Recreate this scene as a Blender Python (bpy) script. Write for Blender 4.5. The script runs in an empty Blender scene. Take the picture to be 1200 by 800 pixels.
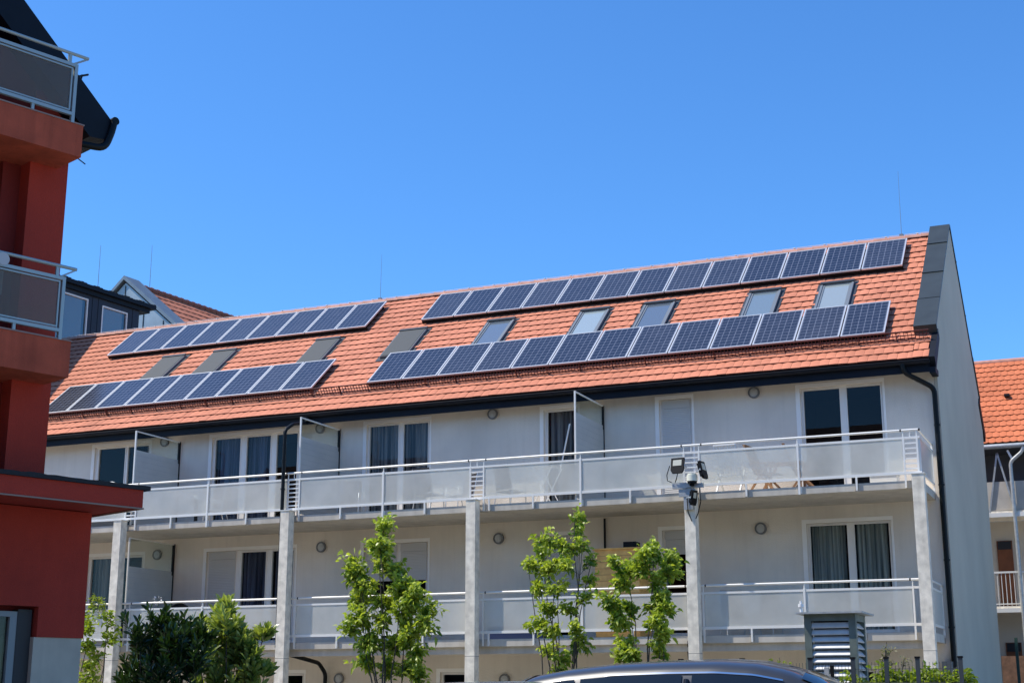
import bpy, math, random
from mathutils import Vector, Matrix
R = math.radians
sin, cos, pi = math.sin, math.cos, math.pi
random.seed(7)
scene = bpy.context.scene
COL = scene.collection

# ------------------------------------------------------------------ helpers
class MB:
    """collects faces, builds ONE mesh object"""
    def __init__(s, M=None):
        s.v = []; s.f = []; s.uv = []; s.sm = []; s.M = M
    def add(s, vs, fs, uv=None, smooth=False):
        b = len(s.v)
        for p in vs:
            p = Vector(p)
            if s.M is not None: p = s.M @ p
            s.v.append(p)
        for k, f in enumerate(fs):
            s.f.append([b + i for i in f])
            s.uv.append(uv[k] if uv else None)
            s.sm.append(smooth)
        return s
    def box(s, x0, x1, y0, y1, z0, z1):
        vs = [(x, y, z) for z in (z0, z1) for y in (y0, y1) for x in (x0, x1)]
        return s.add(vs, [(0,2,3,1),(4,5,7,6),(0,1,5,4),(2,6,7,3),(0,4,6,2),(1,3,7,5)])
    def quad(s, a, b, c, d, uv=None):
        return s.add([a, b, c, d], [(0,1,2,3)], [uv] if uv else None)
    def prism(s, pts, d):
        """polygon pts (3d list) extruded by vector d"""
        n = len(pts); d = Vector(d)
        vs = [Vector(p) for p in pts] + [Vector(p) + d for p in pts]
        fs = [tuple(range(n))[::-1], tuple(range(n, 2*n))] + [(i, (i+1) % n, n+(i+1) % n, n+i) for i in range(n)]
        return s.add(vs, fs)
    def bar(s, a, b, w, h, up=(0,0,1)):
        a = Vector(a); b = Vector(b); t = (b - a).normalized(); up = Vector(up)
        if abs(t.dot(up)) > .98: up = Vector((0,1,0))
        r = t.cross(up).normalized(); u = r.cross(t)
        vs = []
        for p in (a, b):
            for (i, j) in ((-1,-1),(1,-1),(1,1),(-1,1)):
                vs.append(p + r*(i*w/2) + u*(j*h/2))
        return s.add(vs, [(3,2,1,0),(4,5,6,7),(0,1,5,4),(1,2,6,5),(2,3,7,6),(3,0,4,7)])
    def tube(s, pts, r, n=8, r2=None, smooth=True, cap=True):
        pts = [Vector(p) for p in pts]; m = len(pts)
        base = len(s.v); rings = []
        prev = None; vs = []
        for i, p in enumerate(pts):
            if i == 0: t = pts[1] - p
            elif i == m-1: t = p - pts[i-1]
            else: t = (pts[i+1] - p).normalized() + (p - pts[i-1]).normalized()
            t.normalize()
            if prev is None:
                a = Vector((0,0,1)) if abs(t.z) < .9 else Vector((1,0,0))
                x = t.cross(a).normalized()
            else:
                x = (prev - t * prev.dot(t)).normalized()
            prev = x; y = t.cross(x)
            rr = r if r2 is None else r + (r2 - r) * i / (m-1)
            for k in range(n):
                a = 2*pi*k/n
                vs.append(p + x*(rr*cos(a)) + y*(rr*sin(a)))
        fs = []
        for i in range(m-1):
            for k in range(n):
                fs.append((i*n+k, i*n+(k+1) % n, (i+1)*n+(k+1) % n, (i+1)*n+k))
        s.add(vs, fs, smooth=smooth)
        if cap:
            s.add(vs[:n], [tuple(range(n))[::-1]]); s.add(vs[-n:], [tuple(range(n))])
        return s
    def disc(s, c, ax, r, d, n=20, rin=0):
        """cylinder: centre c, axis ax (unit), radius r, thickness d"""
        c = Vector(c); ax = Vector(ax).normalized()
        a = Vector((0,0,1)) if abs(ax.z) < .9 else Vector((1,0,0))
        x = ax.cross(a).normalized(); y = ax.cross(x)
        P = lambda rr, h, k: c + x*(rr*cos(2*pi*k/n)) + y*(rr*sin(2*pi*k/n)) + ax*h
        if rin == 0:
            vs = [P(r, 0, k) for k in range(n)] + [P(r, d, k) for k in range(n)]
            s.add(vs, [tuple(range(n))[::-1], tuple(range(n, 2*n))])
            s.add(vs, [(k, (k+1) % n, n+(k+1) % n, n+k) for k in range(n)], smooth=True)
        else:
            vs = [P(r,0,k) for k in range(n)] + [P(r,d,k) for k in range(n)] + [P(rin,d,k) for k in range(n)] + [P(rin,0,k) for k in range(n)]
            fs = []
            for q in range(4):
                for k in range(n):
                    a0 = q*n; b0 = ((q+1) % 4)*n
                    fs.append((a0+k, a0+(k+1) % n, b0+(k+1) % n, b0+k))
            s.add(vs, fs)
        return s
    def build(s, name, mat, parent=None, label=None):
        me = bpy.data.meshes.new(name)
        off = Vector((0,0,0))
        if parent is not None and parent.get('_w') is not None: off = Vector(parent['_w'])
        me.from_pydata([tuple(p - off) for p in s.v], [], s.f)
        if any(u is not None for u in s.uv):
            L = me.uv_layers.new(name='UVMap')
            for pi_, poly in enumerate(me.polygons):
                u = s.uv[pi_]
                if u is None: continue
                for k, li in enumerate(poly.loop_indices): L.data[li].uv = u[k]
        for pi_, poly in enumerate(me.polygons): poly.use_smooth = s.sm[pi_]
        me.materials.append(mat)
        o = bpy.data.objects.new(name, me); COL.objects.link(o)
        if parent is not None:
            o.parent = parent
            if parent.get('_w') is not None: o['_w'] = parent['_w']
        if label: o['label'] = label
        return o

def tag(o, label=None, cat=None, group=None, kind=None):
    if label: o['label'] = label
    if cat: o['category'] = cat
    if group: o['group'] = group
    if kind: o['kind'] = kind
    return o
def thing(name, label, cat, loc=(0,0,0), rz=0, group=None, world=True):
    """Empty at the thing's base. world=True: meshes under it are given in world coordinates"""
    o = bpy.data.objects.new(name, None); COL.objects.link(o)
    o.location = loc; o.rotation_euler = (0,0,rz); o.empty_display_size = .3
    if world and rz == 0: o['_w'] = loc
    return tag(o, label, cat, group)
def copy_tree(o, parent=None):
    c = o.copy(); COL.objects.link(c)
    if parent is not None: c.parent = parent
    for ch in list(o.children): copy_tree(ch, c)
    return c

# ------------------------------------------------------------------ materials
MATS = {}
def mat(name, col, rough=.7, metal=0, noise=0, nscale=4, bump=0, bscale=60, spec=.5, coat=0, streak=0, tint=None, detail=6):
    if name in MATS: return MATS[name]
    m = bpy.data.materials.new(name); m.use_nodes = True; nt = m.node_tree
    b = nt.nodes['Principled BSDF']
    b.inputs['Roughness'].default_value = rough; b.inputs['Metallic'].default_value = metal
    b.inputs['Specular IOR Level'].default_value = spec
    if coat: b.inputs['Coat Weight'].default_value = coat; b.inputs['Coat Roughness'].default_value = .03
    c = (*col, 1); b.inputs['Base Color'].default_value = c
    tc = nt.nodes.new('ShaderNodeTexCoord')
    last = None
    if noise:
        n = nt.nodes.new('ShaderNodeTexNoise'); n.inputs['Scale'].default_value = nscale; n.inputs['Detail'].default_value = detail
        nt.links.new(tc.outputs['Object'], n.inputs['Vector'])
        mr = nt.nodes.new('ShaderNodeMapRange'); mr.inputs['From Min'].default_value = .3; mr.inputs['From Max'].default_value = .7
        nt.links.new(n.outputs['Fac'], mr.inputs['Value'])
        mx = nt.nodes.new('ShaderNodeMix'); mx.data_type = 'RGBA'
        lo = tint if tint else tuple(x*(1-noise) for x in col); hi = tuple(min(1, x*(1+noise*.6)) for x in col)
        mx.inputs[6].default_value = (*lo, 1); mx.inputs[7].default_value = (*hi, 1)
        nt.links.new(mr.outputs['Result'], mx.inputs[0]); last = mx.outputs[2]
    if streak:
        mp = nt.nodes.new('ShaderNodeMapping'); mp.inputs['Scale'].default_value = (5, 5, .35)
        nt.links.new(tc.outputs['Object'], mp.inputs['Vector'])
        n2 = nt.nodes.new('ShaderNodeTexNoise'); n2.inputs['Scale'].default_value = 1.6; n2.inputs['Detail'].default_value = 5
        nt.links.new(mp.outputs['Vector'], n2.inputs['Vector'])
        mr2 = nt.nodes.new('ShaderNodeMapRange'); mr2.inputs['From Min'].default_value = .48; mr2.inputs['From Max'].default_value = .8
        mr2.inputs['To Min'].default_value = 0; mr2.inputs['To Max'].default_value = streak
        nt.links.new(n2.outputs['Fac'], mr2.inputs['Value'])
        m2 = nt.nodes.new('ShaderNodeMix'); m2.data_type = 'RGBA'
        if last: nt.links.new(last, m2.inputs[6])
        else: m2.inputs[6].default_value = c
        m2.inputs[7].default_value = (col[0]*.45, col[1]*.43, col[2]*.4, 1)
        nt.links.new(mr2.outputs['Result'], m2.inputs[0]); last = m2.outputs[2]
    if last: nt.links.new(last, b.inputs['Base Color'])
    if bump:
        n = nt.nodes.new('ShaderNodeTexNoise'); n.inputs['Scale'].default_value = bscale; n.inputs['Detail'].default_value = 3
        nt.links.new(tc.outputs['Object'], n.inputs['Vector'])
        bp = nt.nodes.new('ShaderNodeBump'); bp.inputs['Strength'].default_value = bump; bp.inputs['Distance'].default_value = .01
        nt.links.new(n.outputs['Fac'], bp.inputs['Height']); nt.links.new(bp.outputs['Normal'], b.inputs['Normal'])
    MATS[name] = m; return m

WALL = mat('pale_stucco', (.79,.705,.59), .9, noise=.17, nscale=.55, bump=.7, bscale=45, streak=.12, detail=10)
TRIM = mat('white_plaster', (.93,.89,.82), .8, noise=.04, nscale=3)
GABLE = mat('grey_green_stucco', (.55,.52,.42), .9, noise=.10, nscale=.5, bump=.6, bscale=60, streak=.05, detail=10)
ZINC = mat('anthracite_sheet', (.040,.052,.055), .5, metal=.2, noise=.18, nscale=2.5)
NAVY = mat('navy_fascia', (.004,.007,.014), .6, spec=.25, noise=.25, nscale=3)
CONC = mat('raw_concrete', (.86,.78,.64), .9, noise=.25, nscale=6, bump=.3, bscale=50, streak=.35)
SLABC = mat('slab_concrete', (.56,.51,.43), .9, noise=.14, nscale=3, bump=.2, streak=.3)
ALU = mat('brushed_aluminium_paint', (.86,.83,.76), .4, metal=.1)
DARKM = mat('black_metal', (.008,.009,.010), .5, spec=.3)
PIPE = mat('dark_downpipe', (.004,.006,.007), .5, spec=.25)
REDBR = mat('snow_guard_red', (.085,.018,.014), .55, noise=.2, nscale=8)
WFRAME = mat('white_window_frame', (.84,.80,.73), .4)
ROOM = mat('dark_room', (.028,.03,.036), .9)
BLACK = mat('black_plastic', (.005,.005,.006), .55, spec=.2)
WOOD = mat('teak_wood', (.42,.24,.13), .6, noise=.3, nscale=12)
WOODP = mat('pale_wood', (.36,.19,.09), .6, noise=.2, nscale=14)
CREAM = mat('cream_plastic', (.78,.76,.62), .5)
WHITE = mat('white_plastic', (.8,.8,.79), .45)
SHUT = mat('roller_shutter_white', (.56,.54,.50), .5)

def glass_mat(name, tint=(.9,.95,.95), refl=.12, rough=.0, through=.85):
    m = bpy.data.materials.new(name); m.use_nodes = True; nt = m.node_tree; nt.nodes.clear()
    o = nt.nodes.new('ShaderNodeOutputMaterial'); g = nt.nodes.new('ShaderNodeBsdfGlossy'); t = nt.nodes.new('ShaderNodeBsdfTransparent')
    g.inputs['Roughness'].default_value = rough
    t.inputs['Color'].default_value = (*[x*through for x in tint], 1)
    fr = nt.nodes.new('ShaderNodeFresnel'); fr.inputs['IOR'].default_value = 1.5
    ml = nt.nodes.new('ShaderNodeMath'); ml.operation = 'MULTIPLY'; ml.inputs[1].default_value = refl / .04 * .5; ml.use_clamp = True
    mx = nt.nodes.new('ShaderNodeMixShader')
    nt.links.new(fr.outputs[0], ml.inputs[0]); nt.links.new(ml.outputs[0], mx.inputs[0])
    nt.links.new(t.outputs[0], mx.inputs[1]); nt.links.new(g.outputs[0], mx.inputs[2]); nt.links.new(mx.outputs[0], o.inputs[0])
    return m
WGLASS = glass_mat('window_glass', refl=.055, through=.75)
CLEAR = glass_mat('clear_glass', refl=.015, through=.93)
DTINT = None

def frosted(name, col, op, rough=.3):
    """frosted pane: part scattering, part see-through"""
    m = bpy.data.materials.new(name); m.use_nodes = True; nt = m.node_tree; nt.nodes.clear()
    o = nt.nodes.new('ShaderNodeOutputMaterial')
    d = nt.nodes.new('ShaderNodeBsdfDiffuse'); d.inputs[0].default_value = (*col, 1)
    tl = nt.nodes.new('ShaderNodeBsdfTranslucent'); tl.inputs[0].default_value = (*col, 1)
    t = nt.nodes.new('ShaderNodeBsdfTransparent'); t.inputs[0].default_value = (.92,.96,.95,1)
    g = nt.nodes.new('ShaderNodeBsdfGlossy'); g.inputs['Roughness'].default_value = rough; g.inputs[0].default_value = (1,1,1,1)
    m1 = nt.nodes.new('ShaderNodeMixShader'); m1.inputs[0].default_value = .18
    m2 = nt.nodes.new('ShaderNodeMixShader')
    tc = nt.nodes.new('ShaderNodeTexCoord'); n = nt.nodes.new('ShaderNodeTexNoise'); n.inputs['Scale'].default_value = 1.3; n.inputs['Detail'].default_value = 4
    nt.links.new(tc.outputs['Object'], n.inputs['Vector'])
    mr = nt.nodes.new('ShaderNodeMapRange'); mr.inputs['From Min'].default_value = .3; mr.inputs['From Max'].default_value = .7
    mr.inputs['To Min'].default_value = max(0, op-.07); mr.inputs['To Max'].default_value = min(1, op+.07)
    nt.links.new(n.outputs['Fac'], mr.inputs['Value']); nt.links.new(mr.outputs[0], m2.inputs[0])
    m3 = nt.nodes.new('ShaderNodeMixShader'); fr = nt.nodes.new('ShaderNodeFresnel'); fr.inputs[0].default_value = 1.3
    nt.links.new(d.outputs[0], m1.inputs[1]); nt.links.new(tl.outputs[0], m1.inputs[2])
    nt.links.new(t.outputs[0], m2.inputs[1]); nt.links.new(m1.outputs[0], m2.inputs[2])
    nt.links.new(fr.outputs[0], m3.inputs[0]); nt.links.new(m2.outputs[0], m3.inputs[1]); nt.links.new(g.outputs[0], m3.inputs[2])
    nt.links.new(m3.outputs[0], o.inputs[0]); return m
FROST = frosted('frosted_balcony_glass', (1.0,.97,.88), .47)
DTINT = frosted('smoked_glass', (.24,.18,.13), .42)
SCREENM = frosted('privacy_screen_glass', (.62,.63,.62), .80)

def tile_mat(name, base, dark, light):
    m = bpy.data.materials.new(name); m.use_nodes = True; nt = m.node_tree
    b = nt.nodes['Principled BSDF']; b.inputs['Roughness'].default_value = .75; b.inputs['Specular IOR Level'].default_value = .3
    uv = nt.nodes.new('ShaderNodeUVMap'); sp = nt.nodes.new('ShaderNodeSeparateXYZ'); nt.links.new(uv.outputs[0], sp.inputs[0])
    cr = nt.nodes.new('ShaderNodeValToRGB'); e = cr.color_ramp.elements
    e[0].position = .05; e[0].color = (*dark, 1); k0 = cr.color_ramp.elements.new(0); k0.color = (dark[0]*.30, dark[1]*.28, dark[2]*.35, 1); e = sorted(cr.color_ramp.elements, key=lambda q: q.position); e[-1].position = 1; e[-1].color = (*light, 1)  # lowest stop: near-black shadow between courses, painted on tile front edges
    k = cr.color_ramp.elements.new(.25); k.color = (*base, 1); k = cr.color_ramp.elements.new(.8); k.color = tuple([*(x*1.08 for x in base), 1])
    nt.links.new(sp.outputs['X'], cr.inputs[0])
    tc = nt.nodes.new('ShaderNodeTexCoord'); n = nt.nodes.new('ShaderNodeTexNoise'); n.inputs['Scale'].default_value = .9; n.inputs['Detail'].default_value = 8
    nt.links.new(tc.outputs['Object'], n.inputs['Vector'])
    mr = nt.nodes.new('ShaderNodeMapRange'); mr.inputs['From Min'].default_value = .3; mr.inputs['From Max'].default_value = .7; mr.inputs['To Min'].default_value = .80; mr.inputs['To Max'].default_value = 1.09
    nt.links.new(n.outputs['Fac'], mr.inputs['Value'])
    mx = nt.nodes.new('ShaderNodeMix'); mx.data_type = 'RGBA'; mx.blend_type = 'MULTIPLY'; mx.inputs[0].default_value = 1
    cb = nt.nodes.new('ShaderNodeCombineColor'); 
    for i in range(3): nt.links.new(mr.outputs[0], cb.inputs[i])
    nt.links.new(cr.outputs[0], mx.inputs[6]); nt.links.new(cb.outputs[0], mx.inputs[7])
    nt.links.new(mx.outputs[2], b.inputs['Base Color'])
    return m
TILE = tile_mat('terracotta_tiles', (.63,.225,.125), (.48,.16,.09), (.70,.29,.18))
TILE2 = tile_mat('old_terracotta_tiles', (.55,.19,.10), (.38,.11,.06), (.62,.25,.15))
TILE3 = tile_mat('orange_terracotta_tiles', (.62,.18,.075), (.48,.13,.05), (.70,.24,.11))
RIDGEM = mat('ridge_terracotta', (.56,.28,.20), .8, noise=.25, nscale=5)

def pv_mat():
    m = bpy.data.materials.new('solar_cells'); m.use_nodes = True; nt = m.node_tree
    b = nt.nodes['Principled BSDF']
    uv = nt.nodes.new('ShaderNodeUVMap')
    sp = nt.nodes.new('ShaderNodeSeparateXYZ'); nt.links.new(uv.outputs[0], sp.inputs[0])
    def math_(op, a, b_=None, v=None, clamp=False):
        n = nt.nodes.new('ShaderNodeMath'); n.operation = op; n.use_clamp = clamp
        nt.links.new(a, n.inputs[0])
        if b_ is not None: nt.links.new(b_, n.inputs[1])
        if v is not None: n.inputs[1].default_value = v
        return n.outputs[0]
    ds = []
    for ax in 'XY':
        f = math_('FRACT', sp.outputs[ax]); a = math_('SUBTRACT', f, v=.5); a = math_('ABSOLUTE', a)
        ds.append(a)
    mxx = math_('MAXIMUM', ds[0], ds[1]); line = math_('GREATER_THAN', mxx, v=.468)
    sm = math_('ADD', ds[0], ds[1]); cor = math_('GREATER_THAN', sm, v=.90)
    ln = math_('MAXIMUM', line, cor)
    # bus bars
    bx = math_('MULTIPLY', sp.outputs['X'], v=3.0); bx = math_('FRACT', bx); bx = math_('SUBTRACT', bx, v=.5); bx = math_('ABSOLUTE', bx); bb = math_('LESS_THAN', bx, v=.025)
    bb = math_('MULTIPLY', bb, v=.35); ln = math_('MAXIMUM', ln, bb)
    # per cell shade
    fl = nt.nodes.new('ShaderNodeVectorMath'); fl.operation = 'FLOOR'; nt.links.new(uv.outputs[0], fl.inputs[0])
    wn = nt.nodes.new('ShaderNodeTexWhiteNoise'); wn.noise_dimensions = '2D'; nt.links.new(fl.outputs[0], wn.inputs['Vector'])
    c1 = nt.nodes.new('ShaderNodeMix'); c1.data_type = 'RGBA'
    c1.inputs[6].default_value = (.015,.017,.027,1); c1.inputs[7].default_value = (.022,.025,.038,1)
    nt.links.new(wn.outputs['Value'], c1.inputs[0])
    c2 = nt.nodes.new('ShaderNodeMix'); c2.data_type = 'RGBA'; c2.inputs[7].default_value = (.21,.22,.26,1)
    nt.links.new(ln, c2.inputs[0]); nt.links.new(c1.outputs[2], c2.inputs[6]); nt.links.new(c2.outputs[2], b.inputs['Base Color'])
    b.inputs['Roughness'].default_value = .22; b.inputs['Specular IOR Level'].default_value = .3; b.inputs['Coat Weight'].default_value = .38; b.inputs['Coat Roughness'].default_value = .07
    oi = nt.nodes.new('ShaderNodeObjectInfo'); tcn = nt.nodes.new('ShaderNodeTexCoord'); nn = nt.nodes.new('ShaderNodeTexNoise'); nn.noise_dimensions = '4D'; nn.inputs['Scale'].default_value = 2.2
    nt.links.new(tcn.outputs['Object'], nn.inputs['Vector']); wv = math_('MULTIPLY', oi.outputs['Random'], v=40.0); nt.links.new(wv, nn.inputs['W'])
    du = math_('MULTIPLY', nn.outputs['Fac'], oi.outputs['Random']); du = math_('MULTIPLY', du, v=.16)
    c3 = nt.nodes.new('ShaderNodeMix'); c3.data_type = 'RGBA'; c3.inputs[7].default_value = (.26,.25,.25,1)
    nt.links.new(du, c3.inputs[0]); nt.links.new(c2.outputs[2], c3.inputs[6]); nt.links.new(c3.outputs[2], b.inputs['Base Color'])
    rr_ = math_('MULTIPLY', nn.outputs['Fac'], v=.25); nt.links.new(rr_, b.inputs['Coat Roughness'])
    return m
PV = pv_mat()
PVF = mat('panel_aluminium_frame', (.62,.63,.64), .38, metal=.4)

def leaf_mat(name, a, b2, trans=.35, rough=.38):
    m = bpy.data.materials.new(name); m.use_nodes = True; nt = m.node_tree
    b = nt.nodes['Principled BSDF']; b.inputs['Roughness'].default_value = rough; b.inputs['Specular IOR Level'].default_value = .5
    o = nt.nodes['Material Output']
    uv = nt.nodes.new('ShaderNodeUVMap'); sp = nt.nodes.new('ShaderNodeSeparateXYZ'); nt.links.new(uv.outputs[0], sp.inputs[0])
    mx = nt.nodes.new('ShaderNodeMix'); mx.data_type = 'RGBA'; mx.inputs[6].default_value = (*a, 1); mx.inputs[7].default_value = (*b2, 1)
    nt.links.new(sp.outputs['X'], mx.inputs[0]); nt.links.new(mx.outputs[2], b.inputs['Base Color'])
    t = nt.nodes.new('ShaderNodeBsdfTranslucent'); 
    ga = nt.nodes.new('ShaderNodeMix'); ga.data_type = 'RGBA'; ga.blend_type = 'MULTIPLY'; ga.inputs[0].default_value = 1; ga.inputs[7].default_value = (1.5,1.5,.5,1)
    nt.links.new(mx.outputs[2], ga.inputs[6]); nt.links.new(ga.outputs[2], t.inputs[0])
    ms = nt.nodes.new('ShaderNodeMixShader'); ms.inputs[0].default_value = trans
    nt.links.new(b.outputs[0], ms.inputs[1]); nt.links.new(t.outputs[0], ms.inputs[2]); nt.links.new(ms.outputs[0], o.inputs[0])
    return m
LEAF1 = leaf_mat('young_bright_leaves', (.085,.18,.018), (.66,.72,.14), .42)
LEAF2 = leaf_mat('dark_laurel_leaves', (.014,.036,.010), (.055,.11,.022), .15, .28)  # dark leaves; shade on the shrub is also put into this colour
LEAF3 = leaf_mat('light_laurel_leaves', (.07,.15,.022), (.55,.60,.18), .3, .28)
LEAF4 = leaf_mat('yellow_green_leaves', (.14,.23,.02), (.38,.44,.05), .42)
BARK = mat('grey_bark', (.11,.095,.08), .9, noise=.3, nscale=20)

# ------------------------------------------------------------------ camera
cam_d = bpy.data.cameras.new('camera'); cam = bpy.data.objects.new('camera', cam_d); COL.objects.link(cam)
yaw, pitch, roll = -0.4108, 0.2422, -0.0004
F_ = Vector((sin(yaw)*cos(pitch), cos(yaw)*cos(pitch), sin(pitch)))
r_ = F_.cross(Vector((0,0,1))).normalized(); u_ = r_.cross(F_)
M = Matrix((r_, u_, -F_)).transposed().to_4x4(); M.translation = (0,0,1.5)
cam.matrix_world = M
cam_d.sensor_width = 36; cam_d.sensor_fit = 'HORIZONTAL'; cam_d.lens = 1680.88/1200*36
cam_d.clip_start = .1; cam_d.clip_end = 3000
scene.camera = cam

# ------------------------------------------------------------------ sky and sun
SAZ, SEL = R(63), R(57)          # sun to the left of the facade's normal, high
to_sun = Vector((-sin(SAZ)*cos(SEL), -cos(SAZ)*cos(SEL), sin(SEL)))
w = bpy.data.worlds.new("World"); scene.world = w; w.use_nodes = True; nt = w.node_tree
bg = nt.nodes['Background']; sky = nt.nodes.new('ShaderNodeTexSky'); sky.sky_type = 'NISHITA'; sky.sun_disc = False
sky.sun_elevation = SEL; sky.sun_rotation = math.atan2(to_sun.x, to_sun.y)
sky.air_density = 1.0; sky.dust_density = .35; sky.ozone_density = 2.2; sky.altitude = 200
hs = nt.nodes.new('ShaderNodeHueSaturation'); hs.inputs['Saturation'].default_value = 1.12; hs.inputs['Value'].default_value = 1.0
gm = nt.nodes.new('ShaderNodeMix'); gm.data_type = 'RGBA'; gm.blend_type = 'MULTIPLY'; gm.inputs[0].default_value = 1; gm.inputs[7].default_value = (.66,1.10,1.50,1); gm.clamp_result = False
nt.links.new(sky.outputs[0], hs.inputs['Color']); nt.links.new(hs.outputs[0], gm.inputs[6]); nt.links.new(gm.outputs[2], bg.inputs[0]); bg.inputs[1].default_value = .15
sd = bpy.data.lights.new('sun', 'SUN'); sd.energy = 5.0; sd.angle = R(.53); sd.color = (1,.935,.83)
so = bpy.data.objects.new('sun', sd); COL.objects.link(so); so.rotation_euler = to_sun.to_track_quat('Z', 'Y').to_euler(); so.location = to_sun*60
scene.view_settings.view_transform = 'Standard'; scene.view_settings.look = 'None'; scene.view_settings.exposure = 0
scene.cycles.max_bounces = 8; scene.cycles.transparent_max_bounces = 24

# ------------------------------------------------------------------ ground
GR = mat('courtyard_paving', (.32,.285,.225), .95, noise=.2, nscale=1.5, bump=.4, bscale=80)
g = MB(); g.quad((-600,-600,0),(600,-600,0),(600,900,0),(-600,900,0)); tag(g.build('ground', GR), kind='structure')
PAV = mat('concrete_pavers', (.40,.37,.31), .9, noise=.15, nscale=2, bump=.3)
g = MB(); g.quad((-34,26.8,.004),(-3.4,26.8,.004),(-3.4,31.8,.004),(-34,31.8,.004)); tag(g.build('pavement', PAV), kind='structure')
LAWN = mat('planting_bed_soil', (.07,.075,.03), .95, noise=.4, nscale=3, bump=.5)
g = MB(); g.quad((-18,21.0,.005),(-2.6,21.0,.005),(-2.6,26.79,.005),(-18,26.79,.005)); tag(g.build('planting_bed', LAWN), kind='structure')
KERB = mat('kerb_stone', (.38,.37,.35), .9, noise=.15)
g = MB(); g.box(-18,-2.6,20.85,20.98,0,.12); tag(g.build('kerb', KERB), kind='structure')

# ------------------------------------------------------------------ main building frame
TH = .6964; CT, ST = cos(TH), sin(TH)
YW = 31.818; YB = 29.8075; XG = -3.706; XL = -36.0
PO = Vector((0, 32.0324, 9.4502))                      # panel plane origin (s = 0)
NR = Vector((0, -ST, CT))                              # roof normal
HO = .215
def rp(x, s, h=0.0):                                   # roof point: h above the TILE plane (0.15 under the panels)
    return Vector((x, PO.y + s*CT, PO.z + s*ST)) + NR*(h - HO)
S_E, S_R = -1.06, 5.72
FL1, FL2 = 2.74, 5.76
bld = thing('apartment_building', 'long pale apartment block with solar panels on its orange tiled roof and glass fronted balconies', 'building', (-16, 31.8, 0))

# windows: x0,x1 opening; panes
WINS = [  # (x0, x1, [(pane x0, x1)])
    (-26.62,-24.72,[(-26.50,-25.60),(-25.50,-24.80)]),
    (-22.68,-19.93,[(-22.60,-21.80),(-21.60,-20.85),(-20.66,-20.02)]),
    (-17.93,-16.12,[(-17.86,-17.03),(-16.88,-16.19)]),
    (-13.02,-12.12,[(-12.93,-12.20)]),
    (-10.08,-9.28,[(-10.0,-9.35)]),
    (-6.74,-4.90,[(-6.67,-5.86),(-5.70,-4.96)]),
]
UP = [  # kind per pane upper: g glass, c curtain, s shutter(with bottom z)
    ['g','g'], ['c','c','g'], ['c','c'], ['c'], [('s',6.05)], ['g','g']]
LO = [ ['c','g'], [('s',2.9),'c','c'], [('s',4.28),('s',4.28)], [('s',3.0)], [('s',4.65)], ['c','c']]
ZU = (FL2+.04, 8.27); ZLO = (FL1+.06, 5.21)
GWIN = [(-20.35,-19.55),(-15.75,-14.95),(-25.2,-24.2),(-10.2,-9.3),(-6.6,-5.4)]
holes = [(a,b,*ZU) for a,b,_ in WINS] + [(a,b,*ZLO) for a,b,_ in WINS] + [(a,b,1.05,2.06) for a,b in GWIN]
XS = sorted({XL, XG-.075} | {h[0] for h in holes} | {h[1] for h in holes}); ZS = sorted({0, 8.9} | {h[2] for h in holes} | {h[3] for h in holes})
m = MB()
for i in range(len(XS)-1):
    for j in range(len(ZS)-1):
        cx, cz = (XS[i]+XS[i+1])/2, (ZS[j]+ZS[j+1])/2
        if any(h[0] < cx < h[1] and h[2] < cz < h[3] for h in holes): continue
        m.quad((XS[i],YW,ZS[j]),(XS[i+1],YW,ZS[j]),(XS[i+1],YW,ZS[j+1]),(XS[i],YW,ZS[j+1]))
D = .13
for x0,x1,z0,z1 in holes:     # reveals
    m.quad((x0,YW,z0),(x0,YW,z1),(x0,YW+D,z1),(x0,YW+D,z0)); m.quad((x1,YW,z0),(x1,YW+D,z0),(x1,YW+D,z1),(x1,YW,z1))
    m.quad((x0,YW,z1),(x1,YW,z1),(x1,YW+D,z1),(x0,YW+D,z1)); m.quad((x0,YW,z0),(x0,YW+D,z0),(x1,YW+D,z0),(x1,YW,z0))
m.build('front_wall', WALL, bld)
# gable wall and rear
yE = rp(0,S_E).y; zE = rp(0,S_E).z; yR = rp(0,S_R).y; zR = rp(0,S_R).z; yRear = 2*yR - YW; yE2 = 2*yR - yE
def roofz(y, h=0):            # z of tile plane at y (front or back slope)
    yy = y if y <= yR else 2*yR - y
    return zR - (yR-yy)*math.tan(TH) + h/CT
m = MB()
def cpt(s, h, back):
    p = rp(0, s, h); return (0, 2*yR-p.y if back else p.y, p.z)
gp = [(0,YW-.001,0),(0,YW-.001,roofz(YW,-.06)),cpt(.10,-.06,0),cpt(.10,.17,0),(0,yR,roofz(yR,.17)),cpt(.10,.17,1),cpt(.10,-.06,1),(0,yRear,roofz(yRear,-.06)),(0,yRear,0)]
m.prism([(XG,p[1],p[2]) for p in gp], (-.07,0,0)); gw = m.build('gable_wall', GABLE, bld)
m = MB(); m.box(XL,XG-.23,yRear-.2,yRear-.002,0,roofz(yRear,-.1)); m.build('rear_wall', WALL, bld)

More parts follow.
